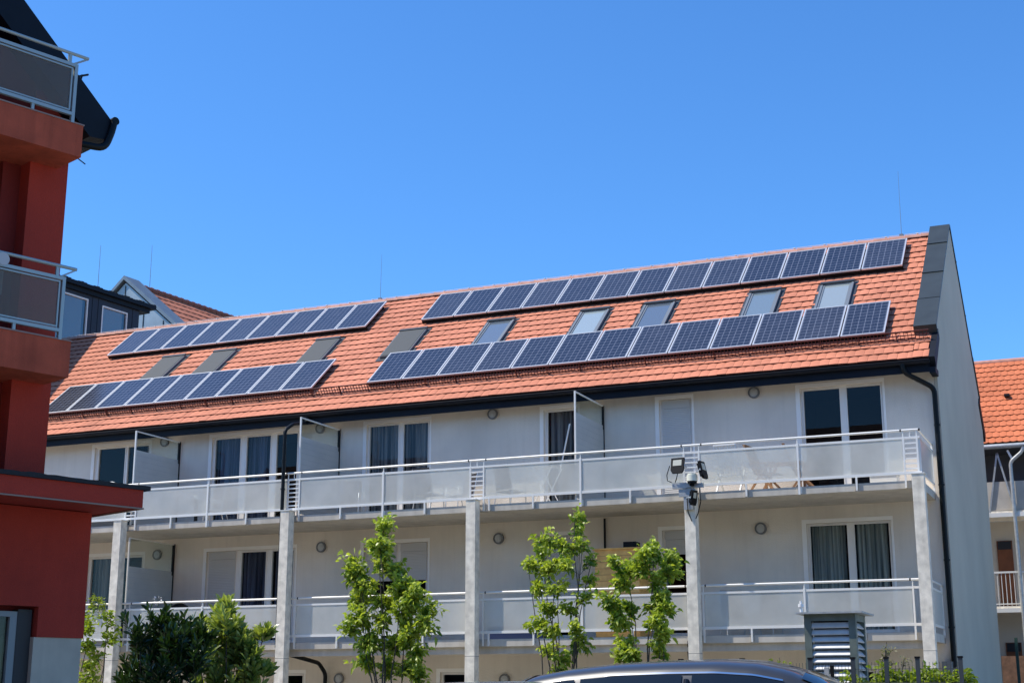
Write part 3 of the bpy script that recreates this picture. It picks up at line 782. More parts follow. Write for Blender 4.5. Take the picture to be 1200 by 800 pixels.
# ------------------------------------------------------------------ furniture on the balconies
TEX = mat('dark_textilene', (.035,.03,.032), .8)
STEEL = mat('chair_steel', (.62,.63,.63), .35, metal=.6)
def metal_chair(c, rz, label, seatm=TEX):
    root = thing('garden_chair', label, 'garden chair', c, rz, 'metal garden chairs on the balconies', world=False)
    m = MB()
    for s in (-1,1):
        x = s*.26
        m.tube([(x,-.26,0),(x,-.24,.62),(x,-.1,.66),(x,.22,.64)], .013, 6)
        m.tube([(x,.30,0),(x,.20,.42),(x,.32,1.0)], .013, 6); m.tube([(x,-.24,.42),(x,.2,.40)], .012, 6)
    m.tube([(-.26,.32,1.0),(.26,.32,1.0)], .013, 6); m.tube([(-.26,-.25,.02),(.26,-.25,.02)], .011, 6); m.build('frame', STEEL, root)
    m = MB(); m.box(-.245,.245,-.24,.2,.405,.425); m.build('seat', seatm, root)
    m = MB(); m.prism([(-.245,.215,.45),(.245,.215,.45),(.245,.33,1.02),(-.245,.33,1.02)], (0,.015,0)); m.build('backrest', seatm, root)
    return root
for (x, y, z, rz, lab) in (
    (-17.9,31.0,FL2,R(20),'garden chair with dark back behind the upper railing, left of the curtained double door'),
    (-15.5,30.6,FL2,R(170),'garden chair right of the curtained double door on the upper balcony'),
    (-14.95,31.2,FL2,R(-30),'garden chair near the middle ladder frame of the upper balcony'),
    (-13.5,30.9,FL2,R(160),'garden chair just right of the middle ladder frame on the upper balcony'),
    (-8.2,31.0,FL1,R(30),'garden chair just right of the fourth column on the lower balcony'),
    (-7.6,31.3,FL1,R(-10),'second garden chair from the fourth column on the lower balcony'),
    (-16.2,30.9,FL1,R(10),'garden chair behind the tallest sapling on the lower balcony')):
    metal_chair((x,y,z), rz, lab)
def wood_chair(c, rz, label, M_=WOODP):
    root = thing('folding_chair', label, 'folding chair', c, rz, 'wooden folding armchairs on the upper balcony', world=False)
    m = MB()
    for s in (-1,1):
        x = s*.27
        m.bar((x,-.30,0),(x,.28,.62),.03,.045); m.bar((x,.32,0),(x,-.10,.60),.03,.045)
        m.bar((x*1.02,-.3,.64),(x*1.02,.30,.64),.06,.022)
    m.bar((-.27,-.3,.03),(.27,-.3,.03),.04,.025)
    m.build('frame', M_, root)
    m = MB()
    for k in range(7): m.bar((-.25,-.24+k*.07,.43),(.25,-.24+k*.07,.43),.05,.016)
    m.build('seat', M_, root)
    m = MB()
    for s in (-1,1): m.bar((s*.25,.18,.43),(s*.25,.42,1.08),.03,.03)
    m.bar((-.25,.42,1.08),(.25,.42,1.08),.06,.025)
    for k in range(7): m.bar((-.19+k*.063,.20,.48),(-.19+k*.063,.41,1.06),.035,.012)
    m.build('backrest', M_, root)
wood_chair((-8.1,30.75,FL2), R(175), 'pale slatted folding chair seen from behind, just right of the floodlights', WHITE)
wood_chair((-7.3,30.7,FL2), R(80), 'wooden folding armchair seen from the side on the upper balcony')
wood_chair((-6.55,31.0,FL2), R(100), 'wooden folding armchair nearest the large dark double door')
t = thing('garden_table', 'small wooden table between the folding chairs on the upper balcony', 'table', (-6.95,31.2,FL2))
m = MB()
for k in range(7): m.box(-7.45,-6.6,30.95+k*.08,30.95+k*.08+.07,FL2+.70,FL2+.725)
m.build('table_top', WOODP, t)
for x in (-7.4,-6.65):
    for y in (31.0,31.44): m = MB(); m.box(x-.025,x+.025,y-.025,y+.025,FL2,FL2+.70); m.build('leg', WOODP, t)
t = thing('bistro_table', 'small round metal bistro table beside the leftmost privacy screen', 'table', (-22.5,31.0,FL2))
m = MB(); m.disc((-22.5,31.0,FL2+.70),(0,0,1),.33,.025,24); m.build('table_top', STEEL, t)
m = MB(); m.tube([(-22.5,31,FL2+.05),(-22.5,31,FL2+.7)],.05,10)
for a in range(3): m.tube([(-22.5,31,FL2+.12),(-22.5+.28*cos(a*2.09),31+.28*sin(a*2.09),FL2+.02)],.015,6)
m.build('foot', DARKM, t)
t = thing('plant_pot', 'tiny cream pot with a sprig standing on the bistro table', 'plant pot', (-22.5,31.0,FL2+.726))
m = MB(); m.tube([(-22.5,31.0,FL2+.726),(-22.5,31.0,FL2+.84)],.05,10,.07); m.build('pot', CREAM, t)
metal_chair((-21.95,31.1,FL2), R(-70), 'garden chair right of the round bistro table on the upper balcony')
t = thing('laundry_rack', 'white folding laundry rack behind the railing by the single balcony door', 'laundry rack', (-12.6,31.0,FL2))
m = MB()
for s in (-1,1):
    m.tube([(-12.6-.25,31.0+s*.3,FL2),(-12.6+.25,31.0+s*.3,FL2+.95)],.012,6); m.tube([(-12.6+.25,31.0+s*.3,FL2),(-12.6-.25,31.0+s*.3,FL2+.95)],.012,6)
for k in range(9): m.tube([(-12.85+k*.0625,30.7,FL2+.95),(-12.85+k*.0625,31.3,FL2+.95)],.005,4)
m.build('frame', WHITE, t)
m = MB(); m.tube([(-12.55,31.72,FL2+1.0),(-12.30,31.72,FL2+2.1)], .02, 6); m.build('pole', WHITE, thing('sunshade_pole','slanted white pole leaning in front of the single balcony door','pole',(-12.5,31.7,FL2+.2)))
t = thing('storage_box', 'small white box on the upper balcony floor near the right end', 'box', (-4.75,30.6,FL2))
m = MB(); m.box(-5.05,-4.5,30.35,30.75,FL2+.02,FL2+.22); m.build('bin', WHITE, t); m = MB(); m.box(-5.07,-4.48,30.33,30.77,FL2+.222,FL2+.25); m.build('lid', WHITE, t)
# folded white parasol cover at the far left
t = thing('cushion_pile', 'white folded cushion lying behind the canopy edge on the upper balcony, far left', 'cushion', (-24.6,30.2,FL2+.8))
m = MB(); 
for k,(dx,dz,w_) in enumerate(((0,0,.42),(.05,.09,.36),(-.04,.17,.28))):
    m.tube([(-24.75-w_+dx,30.2,FL2+.95+dz),(-24.75-w_*.6+dx,30.2,FL2+.97+dz),(-24.75+w_*.6+dx,30.2,FL2+.98+dz),(-24.75+w_+dx,30.2,FL2+.94+dz)],.07,10)
m.build('cover', mat('white_cloth', (.75,.73,.66), .9), t)
m = MB(); m.box(-25.2,-24.3,30.05,30.4,FL2,FL2+.88); m.build('chest', mat('grey_chest', (.3,.3,.3), .7), t)
# brown cabinet on the lower balcony
t = thing('garden_cabinet', 'brown wooden garden cabinet behind the saplings on the lower balcony', 'cabinet', (-10.9,31.3,FL1))
CAB = mat('brown_boards', (1.0,.53,.16), .6, noise=.25, nscale=6)
m = MB(); m.box(-11.40,-10.35,30.9,31.7,FL1+.02,FL1+1.98); m.box(-11.44,-10.31,30.86,31.72,FL1+1.981,FL1+2.02); m.build('body', CAB, t)
m = MB()
for k in range(1,14): m.box(-11.401,-10.349,30.893,30.902,FL1+.02+k*.14,FL1+.028+k*.14)
m.build('board_joint', mat('dark_brown', (.50,.26,.10), .8), t)
m = MB(); m.box(-10.62,-10.38,30.875,30.892,FL1+1.45,FL1+1.72); m.build('window', ROOM, t)
t = thing('crate', 'small dark crate on top of the brown wooden cabinet', 'crate', (-10.6,31.2,FL1+2.03))
m = MB(); m.box(-10.75,-10.45,31.0,31.3,FL1+2.022,FL1+2.06)
for (a,b,c,d) in ((-10.75,-10.45,31.0,31.02),(-10.75,-10.45,31.28,31.3),(-10.75,-10.73,31.02,31.28),(-10.47,-10.45,31.02,31.28)): m.box(a,b,c,d,FL1+2.061,FL1+2.16)
m.build('crate_body', DARKM, t)
t = thing('kettle_grill', 'dark ball shaped grill behind the lower railing, left balcony', 'grill', (-23.0,31.2,FL1))
m = MB(); n=14; prof=[(0.02,.62),(.2,.68),(.28,.82),(.28,.9),(.22,1.03),(.08,1.10),(.02,1.16)]
vs=[(-23.0+r*cos(2*pi*k/n),31.2+r*sin(2*pi*k/n),FL1+z) for r,z in prof for k in range(n)]
m.add(vs,[(i*n+k,i*n+(k+1)%n,(i+1)*n+(k+1)%n,(i+1)*n+k) for i in range(len(prof)-1) for k in range(n)],smooth=True); m.build('kettle', DARKM, t)
for a in range(3): m=MB(); m.tube([(-23+.15*cos(a*2.1),31.2+.15*sin(a*2.1),FL1+.7),(-23+.3*cos(a*2.1),31.2+.3*sin(a*2.1),FL1)],.012,6); m.build('leg', DARKM, t)
t = thing('blue_bin', 'low blue storage bin on the lower balcony right of the middle column', 'bin', (-13.2,30.8,FL1))
m = MB(); m.box(-13.9,-12.4,30.5,31.0,FL1+.01,FL1+.28); m.build('body', mat('blue_plastic', (.012,.03,.11), .5), t)
m = MB(); m.box(-13.93,-12.37,30.47,31.03,FL1+.281,FL1+.31); m.build('lid', MATS['blue_plastic'], t)

# ------------------------------------------------------------------ red building on the left
Q = Vector((-12.60, 14.36, 0)); AZR = R(20)
dR = Vector((sin(AZR), cos(AZR), 0)); nRd = Vector((dR.y, -dR.x, 0))
MR = Matrix((dR.to_4d(), nRd.to_4d(), Vector((0,0,1,0)), Vector((0,0,0,1)))).transposed()
MR = Matrix(((dR.x, nRd.x, 0, Q.x), (dR.y, nRd.y, 0, Q.y), (0,0,1,0), (0,0,0,1)))   # local (u, w, z)
REDM = mat('red_stucco', (.43,.042,.022), .92, noise=.16, nscale=.9, bump=.9, bscale=70, streak=.14, detail=10)
REDL = mat('salmon_concrete_band', (.48,.09,.042), .9, noise=.22, nscale=2.6, bump=.6, bscale=70, streak=.55, detail=10)
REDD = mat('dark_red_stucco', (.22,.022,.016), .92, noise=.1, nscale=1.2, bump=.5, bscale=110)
GREYP = mat('grey_plinth_plaster', (.60,.50,.38), .9, noise=.12, nscale=3, streak=.2)
rloc = tuple(Q)
red = thing('red_building', 'dark red stuccoed apartment building with stacked corner balconies at the left edge', 'building', rloc)
def rb(name, mt, boxes, par=red, lab=None):
    m = MB(MR)
    for b in boxes: m.box(*b)
    return m.build(name, mt, par, lab)
W0 = -.62
# u, w extents
rb('upper_wall', REDM, [(-.40,.16,-7.0,W0-.0,4.25,9.6), (-7.0,-.401,-7.0,-2.3,4.25,12.4), (-7,-2.6,-2.299,W0-.01,4.25,12.0)])
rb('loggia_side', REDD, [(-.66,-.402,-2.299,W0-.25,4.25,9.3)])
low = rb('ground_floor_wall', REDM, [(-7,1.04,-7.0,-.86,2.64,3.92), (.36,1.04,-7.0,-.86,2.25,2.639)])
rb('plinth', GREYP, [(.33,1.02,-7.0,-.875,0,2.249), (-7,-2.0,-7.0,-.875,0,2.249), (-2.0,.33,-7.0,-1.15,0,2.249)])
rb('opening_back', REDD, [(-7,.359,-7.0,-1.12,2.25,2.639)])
wf = rb('window_frame', mat('grey_window_frame', (.26,.27,.26), .45), [(-1.9,.13,-1.08,-.97,2.50,2.57),(.03,.13,-1.08,-.97,.3,2.499),(-1.9,-1.82,-1.08,-.97,.3,2.499)])
rb('pane', WGLASS, [(-1.82,.03,-1.04,-1.02,.3,2.499)], wf)
rb('jamb', mat('dark_grey_jamb', (.05,.045,.04), .7), [(.131,.328,-1.11,-.96,0,2.60)], wf)
# canopy
rb('canopy', REDM, [(-7,1.27,-7.0,.02,3.935,4.17)])
rb('canopy_edge', mat('canopy_drip', (.30,.20,.15), .6), [(-7,1.285,.0,.035,3.916,3.934),(1.25,1.285,-3,-.001,3.916,3.934)])
MEMB = mat('black_roofing_membrane', (.012,.013,.016), .75, bump=.8, bscale=14)
m = MB(MR); n = 46; vs = []
for i in range(n+1):
    u = -4 + 5.36*i/n; h = .055 + .006*sin(i*1.7)*sin(i*.6) + (.012 if i in (20,21,31,32) else 0)
    vs += [(u,.05,4.171),(u,.055,4.171+h),(u,-3,4.171+h)]
m.add(vs, [(3*i,3*i+3,3*i+4,3*i+1) for i in range(n)] + [(3*i+1,3*i+4,3*i+5,3*i+2) for i in range(n)])
m.add([vs[-3],vs[-2],vs[-1],(1.36,-3,4.171)], [(0,1,2,3)]); m.build('canopy_membrane', MEMB, red)
RAILG = mat('grey_green_railing', (.36,.42,.42), .4, metal=.25)
for (z0, z1, ue, nm) in ((8.55,9.0,0,'top balcony'),(5.52,6.0,.06,'middle balcony')):
    s = rb('balcony_slab', REDL, [(-7,ue,-2.298,0,z0,z1)], lab='slab of the %s' % nm)
    rb('slab_capping', mat('slab_capping', (.30,.20,.17), .7), [(-7,ue+.012,-.3,.012,z1+.001,z1+.02)], s)
    ur = ue-.15
    r = rb('balcony_railing', RAILG, [(-7,ur,-.03,.02,z1+.80,z1+.845),(-7,ur,-.03,.02,z1+.10,z1+.145),(ur-.045,ur,-.031,.021,z1+.0,z1+.846)]
           + [(u-.02,u+.02,-.02,.01,z1+.01,z1+.10) for u in (-.75,-1.7,-2.7)], lab='railing of the %s' % nm)
    rb('inner_frame', RAILG, [(-7,ur-.07,-.02,.01,z1+.765,z1+.785),(-7,ur-.07,-.02,.01,z1+.16,z1+.18),(ur-.088,ur-.068,-.02,.01,z1+.181,z1+.764)], r)
    rb('glass_panel', DTINT, [(-7,ur-.089,-.01,-.003,z1+.181,z1+.764)], r)
    m = MB(MR); m.tube([(-7,0,z1+.985),(ue+.0,0,z1+.985)], .024, 8); m.bar((ue,0,z1+.98),(ur-.06,-.05,z1+.85),.03,.02)
    m.build('handrail', RAILG, r)
    rb('handrail_post', RAILG, [(u-.022,u+.022,-.02,.01,z1+.846,z1+.965) for u in (ur-.12,-1.35,-2.6)], r)
# round thing on the middle balcony (end of a rolled item)
m = MB(MR); m.disc((-.98,-.02,6.90),(0,1,0),.085,.05,16); m.box(-1.06,-.93,-.1,-.04,6.45,6.9); m.build('rolled_awning', mat('pale_grey', (.5,.5,.5), .6), red)
# gable roof: eave on the far (dR) side, slope 42.6 deg
sl = math.tan(R(42.6))
def rz_(u): return 9.42 - (u-.56)*sl
m = MB(MR)
wv = -.35
for (h0, h1, wf_, wb_) in ((-.62,0,wv,-7.3),):
    m.prism([(.30,wf_,rz_(.30)+h0),(.60,wf_,rz_(.60)-.32),(.60,wf_,rz_(.60)),(-4.5,wf_,rz_(-4.5)),(-4.5,wf_,rz_(-4.5)+h0)], (0,wb_-wf_,0))
    m.prism([(-4.5,wf_,rz_(-4.5)+h0),(-4.5,wf_,rz_(-4.5)),(-9.7,wf_,rz_(.72)),(-9.7,wf_,rz_(.72)+h0)], (0,wb_-wf_,0))
rr = m.build('roof', NAVY, red)
m = MB(MR); m.prism([(.14,W0-.05,9.0),(.14,W0-.05,rz_(.14)-.3),(-4.5,W0-.05,rz_(-4.5)-.3),(-4.5,W0-.05,9.0)], (0,-.2,0)); m.build('gable_wall', REDD, red)
m = MB(MR); m.tube([(.655,-.30,9.36),(.655,-7.3,9.36)], .06, 12); m.build('gutter', PIPE, rr)
m = MB(MR); m.tube(route([(.645,-.33,9.34),(.63,-.33,9.22),(.53,-.33,8.92),(.25,-.36,8.90),(-.05,-.50,8.92)],.12), .05, 12); m.build('downpipe', PIPE, rr)
m = MB(MR); m.bar((.10,-.45,9.90),(.26,-.45,9.98),.03,.025); m.bar((.14,-.45,9.80),(.17,-.45,9.95),.02,.02); m.build('snow_catch', DARKM, rr)
m = MB(MR); m.bar((.0,-.45,8.80),(.32,-.45,8.66),.012,.012); m.build('wire_stub', DARKM, rr)

# ------------------------------------------------------------------ dark wing behind the left end of the roof
AW = R(6); dW = Vector((sin(AW), cos(AW), 0)); nW = Vector((dW.y, -dW.x, 0))
PW0 = Vector((-33.0, 37.5, 0))
MW = Matrix(((dW.x, nW.x, 0, PW0.x), (dW.y, nW.y, 0, PW0.y), (0,0,1,0), (0,0,0,1)))
wing = thing('penthouse_wing', 'dark navy clad top storey with two blinded windows behind the left roof end', 'building', tuple(PW0))
NAVC = mat('navy_cladding', (.014,.018,.034), .6, noise=.2, nscale=3)
def wb(name, mt, boxes, par=wing):
    m = MB(MW)
    for b in boxes: m.box(*b)
    return m.build(name, mt, par)
# wall boxes around the windows (u along, w outward)
wins = [(-.75,.93),(1.60,2.84)]
bx = [(-7.5,-.75,-7,0,6,15.12),(.93,1.60,-7,0,6,15.12),(2.84,3.42,-7,0,6,15.12),(-.75,.93,-7,0,6,12.9),(1.60,2.84,-7,0,6,12.9),(-.75,.93,-7,0,14.98,15.12),(1.60,2.84,-7,0,14.92,15.12),(-.75,.93,-7,-.18,12.9,14.98),(1.6,2.84,-7,-.18,12.9,14.92)]
wb('wall', NAVC, bx)
m = MB(MW)
for u in [-4.2+k*.28 for k in range(27)]: m.box(u,u+.014,.001,.008,12,15.1) if not any(a-.03<u<b+.01 for a,b in wins) else None
m.build('cladding_joint', BLACK, wing)
BLIND = mat('blue_grey_blind', (.26,.215,.20), .8, spec=.1)
for (a, b), zt in zip(wins, (14.97,14.91)):
    f = wb('window_frame', WFRAME, [(a+.002,a+.05,-.05,.012,12.92,zt),(b-.05,b-.002,-.05,.012,12.92,zt),(a+.051,b-.051,-.05,.012,zt-.05,zt)])
    wb('blind', BLIND, [(a+.051,b-.20,-.10,-.06,12.92,zt-.051)], f)
    wb('pane', CLEAR, [(a+.051,b-.051,-.05,-.045,12.92,zt-.051)], f)
wb('roof', NAVY, [(-7.9,-1.7,-7.5,.95,15.28,15.55),(-1.699,4.05,-7.5,.22,15.28,15.42),(-4.9,3.85,-7.5,.10,15.121,15.279)])  # first box: unseen front overhang, widened to push the shadow across the tiles
m = MB(MW); vs=[]; 
for i in range(60):
    u = -4.8+i*.148; m.box(u,u+.12,.0,.20,15.421,15.45+.02*sin(i*1.3))
m.build('roof_edge_gravel', mat('dark_gravel', (.03,.035,.035), .9), wing)
m = MB(MW); m.tube([(1.9,-.6,15.4),(1.9,-.6,17.3)],.012,5,.007); m.build('lightning_rod', GALVD, wing)
# the rest of the wing, down to the ground, joining the apartment block
wb('lower_storeys', WALL, [(-4.5,3.3,-7,-.05,0,5.99)])

# ------------------------------------------------------------------ grey gabled house beyond
PG = Vector((-40.85, 50.0, 0))
MG = Matrix(((nW.x, dW.x, 0, PG.x), (nW.y, dW.y, 0, PG.y), (0,0,1,0), (0,0,0,1)))   # local (right, depth, z)
gh = thing('gabled_house', 'distant house with grey sheet metal gable and old orange tile roof beyond the roof ridge', 'house', tuple(PG))
sg_ = .80; zA = 19.75
ZGL = mat('light_zinc_cladding', (.34,.39,.41), .45, metal=.3, noise=.15, nscale=1.5)
m = MB(MG); m.prism([(-7,0.1,0),(-7,0.1,zA-.15-7*sg_),(0,0.1,zA-.15),(7,0.1,zA-.15-7*sg_),(7,0.1,0)],(0,.25,0)); gwl = m.build('gable_wall', ZGL, gh)
m = MB(MG)
for k in (-2.4,-1.2,0,1.2,2.4,3.6): m.box(k,k+.03,.07,.099,14.0,zA-.3-abs(k)*sg_)
for z in (16.2,17.2,18.2): m.box(-6*(19.75-z)/sg_/8,(19.6-z)/sg_,.075,.099,z,z+.03)
m.build('sheet_seam', ZINC, gwl)
m = MB(MG)
for s in (1,-1):
    L = 7.2
    m.prism([(0,-.05,zA-.02),(s*L,-.05,zA-.02-L*sg_),(s*L,-.05,zA+.16-L*sg_),(0,-.05,zA+.16)],(0,.95,0))
m.build('gable_coping', mat('mid_zinc', (.20,.23,.245), .45, metal=.35, noise=.15, nscale=2), gh)
thg = math.atan(sg_)
def gp_(x, s, h):    # x = depth, s from eave up
    L = 9.0; r = (L-s)*cos(thg); return MG @ Vector((r + h*sin(thg), x, zA-.20-(L-s)*sin(thg)+h*cos(thg)))
def gp2(x, s, h):
    L = 9.0; r = (L-s)*cos(thg); return MG @ Vector((-r - h*sin(thg), x, zA-.20-(L-s)*sin(thg)+h*cos(thg)))
m = tiles(.9, 30, 0, 9.0, gp_, TW=.42, EXP=.56, bulge=.01, th=.08, seed=11); rf = m.build('roof', TILE2, gh)
m = MB(); m.quad(gp_(.9,0,-.03),gp_(30,0,-.03),gp_(30,9,-.03),gp_(.9,9,-.03)); m.quad(gp2(.9,0,.02),gp2(.9,9,.02),gp2(30,9,.02),gp2(30,0,.02)); m.build('roof_deck', TILE2, rf)
m = MB(MG); m.tube([(0,.9,zA-.12),(0,30,zA-.12)], .14, 8)
for k in range(72): m.disc((0,.9+k*.4,zA-.12),(0,1,0),.165,.06,8)
m.build('ridge_cap', mat('old_ridge', (.25,.09,.06), .8), rf)
m = MB(MG); m.box(-6.4,6.4,.4,30,0,12.5); m.build('wall', WALL, gh)
m = MB(); m.prism([gp_(11.5,4.9,.1),gp_(15.0,4.9,.1),gp_(15.0,6.1,.1),gp_(11.5,6.1,.1)], gp_(0,0,.3)-gp_(0,0,.1)); m.build('roof_window', RWM, rf)
m = MB(MG); m.tube([(.1,1.5,zA),(.1,1.5,zA+2.0)],.014,5,.008); m.build('lightning_rod', GALVD, gh)

# ------------------------------------------------------------------ neighbouring house on the right, behind
YN = 44.0
nb = thing('courtyard_house', 'orange tiled house with open access galleries and brown doors behind the right gable', 'house', (1,46,0))
def np_(x, s, h): 
    t = R(43); return Vector((x, YN-.05+s*cos(t)-h*sin(t), 8.72+s*sin(t)+h*cos(t)))
m = tiles(-14, 9, 0, 4.62, np_, TW=.20, EXP=.29, bulge=.05, th=.02, seed=21); nrf = m.build('roof', TILE3, nb)
t43 = R(43)
m = MB(); a, b = np_(-14,0,-.02), np_(-14,4.62,-.02); yb2 = 2*b.y-a.y
m.prism([a, b, Vector((-14,yb2,a.z)), Vector((-14,b.y,b.z-.3))], (23,0,0)); m.build('roof_deck', TILE3, nrf)
m = MB(); m.tube([(-14,b.y,b.z+.03),(9,b.y,b.z+.03)], .10, 10); m.build('ridge_cap', RIDGEM, nrf)
m = MB(); m.box(-3.38,-3.22,YN+1.55,YN+1.75,10.42,10.50); m.build('vent_tile', DARKM, nrf)
BEIGE = mat('beige_plaster', (.62,.56,.47), .9, noise=.1, nscale=1)
DGREY = mat('dark_grey_boards', (.10,.105,.12), .7, noise=.15, nscale=2)
m = MB(); m.box(-14,9,YN+1.3,YN+1.5,0,6.579); m.build('ground_and_first_wall', BEIGE, nb)
m = MB(); m.box(-14,9,YN+1.1,YN+1.5,6.75,8.55); m.build('attic_wall', DGREY, nb)
m = MB(); m.box(-14,9,YN-.02,YN+1.4,8.56,8.64); m.build('soffit', DGREY, nb)
m = MB(); m.tube([(-14,YN-.1,8.62),(9,YN-.1,8.62)], .075, 10); m.build('gutter', GALV, nb)
m = MB(); m.tube(route([(-2.86,YN-.1,8.6),(-2.86,YN-.1,8.45),(-3.24,YN-.05,8.15),(-3.22,YN-.05,0)],.12), .055, 10); m.build('downpipe', GALV, nb)
for z in (6.58, 3.85):
    m = MB(); m.box(-14,9,YN,YN+1.3,z,z+.16); m.build('gallery_slab', CONC, nb)
    m = MB(); m.box(-14,9,YN-.04,YN-.002,z-.02,z+.10); m.build('edge_profile', ALU, nb)
m = MB(); m.box(-14,9,YN+.05,YN+.08,6.76,7.60); m.build('gallery_parapet', mat('gallery_panel', (.50,.45,.38), .8, noise=.1), nb)
m = MB(); m.box(-14,9,YN+.03,YN+.10,4.95,5.0)
x = -14
while x < 9: m.box(x,x+.018,YN+.05,YN+.07,4.02,4.95); x += .115
m.box(-14,9,YN+.04,YN+.08,4.06,4.09); m.build('gallery_railing', ALU, nb)
k = 0
BROWN = mat('brown_door_wood', (.20,.065,.022), .6, noise=.2, nscale=5)
for x in (-13,-9.5,-6.3,-3.92,-.6,2.8,6):
    for z in (4.02, 1.05):
        dx = 0 if z > 2 else .03
        m = MB(); m.box(x+dx,x+dx+.44,YN+1.26,YN+1.299,z,z+1.98); d = m.build('door', BROWN, nb)
        m = MB(); m.box(x+dx+.03,x+dx+.41,YN+1.235,YN+1.259,z+1.72,z+1.96); m.build('transom', ROOM, d)
for x in (-3.60, -1.55,.5,2.6,4.7,-5.65,-7.7):
    m = MB(); m.bar((x,YN+.02,8.45),(x-.33,YN+.02,6.7),.05,.05); m.bar((x,YN+.02,8.45),(x+.38,YN+.02,6.7),.05,.05); m.build('brace', GALV, nb)
    m = MB(); m.bar((x+.30,YN-.0,8.50),(x+.42,YN,8.22),.10,.06); m.build('wall_tube', ALU, nb)
m = MB(); m.box(-3.5,-3.42,YN-.5,YN-.42,0,3.1); m.build('green_post', mat('dark_green_post', (.02,.06,.045), .5), nb)
m = MB(); m.box(-3.95,-3.25,YN+.2,YN+1.2,0,2.62); m.build('brick_pier', mat('brown_brick', (.24,.13,.08), .9, noise=.3, nscale=8), nb)

# ------------------------------------------------------------------ louvred ventilation shaft
lx0, lx1, ly0, ly1, lz = -5.20, -4.36, 24.0, 24.9, 2.83
LG = mat('weathered_galvanised_sheet', (.17,.205,.18), .5, metal=.35, noise=.25, nscale=5)
LB = mat('louvre_blade_sheet', (.66,.65,.62), .45, metal=.1, noise=.1, nscale=6)
t = thing('ventilation_shaft', 'green grey louvred ventilation shaft with a thin overhanging lid in front of the right balcony', 'ventilation shaft', ((lx0+lx1)/2, ly0, 0))
m = MB()
for (a,b,c,d) in ((lx0,lx0+.115,ly0,ly0+.115),(lx1-.115,lx1,ly0,ly0+.115),(lx0,lx0+.115,ly1-.115,ly1),(lx1-.115,lx1,ly1-.115,ly1)): m.box(a,b,c,d,0,lz-.02)
m.box(lx0+.116,lx1-.116,ly0+.003,ly0+.06,lz-.13,lz-.02); m.box(lx1-.06,lx1-.003,ly0+.116,ly1-.116,lz-.13,lz-.02); m.box(lx0+.003,lx0+.06,ly0+.116,ly1-.116,lz-.13,lz-.02); m.box(lx0+.116,lx1-.116,ly1-.06,ly1-.003,lz-.13,lz-.02)
m.build('corner_frame', LG, t)
m = MB(); m.box(lx0-.11,lx1+.13,ly0-.12,ly1+.12,lz-.018,lz+.012); m.build('lid', GALV, t)
m = MB(); z = .25
while z < lz-.15:
    for (p, q) in (((lx0+.116,ly0+.10),(lx1-.116,ly0+.10)),):
        m.add([(p[0],ly0+.01,z),(q[0],ly0+.01,z),(q[0],ly0+.060,z+.075),(p[0],ly0+.060,z+.075),(p[0],ly0+.016,z-.02),(q[0],ly0+.016,z-.02)], [(0,1,2,3),(4,5,1,0)])
        m.add([(p[0],ly1-.01,z),(q[0],ly1-.01,z),(q[0],ly1-.085,z+.085),(p[0],ly1-.085,z+.085)], [(3,2,1,0)])
    m.add([(lx1-.01,ly0+.116,z),(lx1-.01,ly1-.116,z),(lx1-.085,ly1-.116,z+.085),(lx1-.085,ly0+.116,z+.085),(lx1-.016,ly0+.116,z-.02),(lx1-.016,ly1-.116,z-.02)], [(0,1,2,3),(4,5,1,0)])
    m.add([(lx0+.01,ly0+.116,z),(lx0+.01,ly1-.116,z),(lx0+.085,ly1-.116,z+.085),(lx0+.085,ly0+.116,z+.085)], [(3,2,1,0)])
    z += .112
m.build('louvre_blades', LB, t)
m = MB(); m.box(lx0+.13,lx1-.13,ly0+.13,ly1-.13,0,lz-.03); m.build('inner_box', BLACK, t)
m = MB(); m.tube([(lx0-.03,ly0-.04,lz+.013),(lx0-.03,ly0-.04,lz+.10)],.025,8); m.disc((lx0-.03,ly0-.04,lz+.10),(0,0,1),.045,.05,10); m.disc((lx0-.03,ly0-.04,lz+.15),(0,0,1),.02,.05,8); m.build('air_valve', WHITE, t)

# ------------------------------------------------------------------ mesh fence
YF = 22.6
FEN = mat('anthracite_fence', (.035,.045,.055), .5)
t = thing('mesh_fence', 'dark grey double rod mesh fence with square posts in front of the right columns', 'fence', (-4.2,YF,0))
xs_f = [-6.9,-5.9,-4.83,-4.18,-3.68,-3.22,-2.6]
for x in xs_f:
    m = MB(); m.box(x-.03,x+.03,YF-.02,YF+.04,0,2.05); p = m.build('post', FEN, t)
    m = MB(); m.box(x-.038,x+.038,YF-.028,YF+.048,2.051,2.08); m.build('cap', BLACK, p)
m = MB(); z = .1
while z < 2.0:
    for y in (YF-.010, YF+.016): m.tube([(xs_f[0],y,z),(xs_f[-1],y,z)], .004, 4)
    z += .2
x = xs_f[0]
while x < xs_f[-1]: m.tube([(x,YF+.003,.05),(x,YF+.003,2.0)], .003, 4); x += .05
m.build('rod_mesh', FEN, t)
t = thing('marker_post', 'short pale grey post with black top beside the ventilation shaft', 'post', (-4.45,22.0,0))
m = MB(); m.box(-4.50,-4.43,22.0,22.06,0,1.92); m.build('shaft', GALV, t); m = MB(); m.box(-4.41,-4.36,21.98,22.06,0,1.95); m.build('back_rail', BLACK, t)

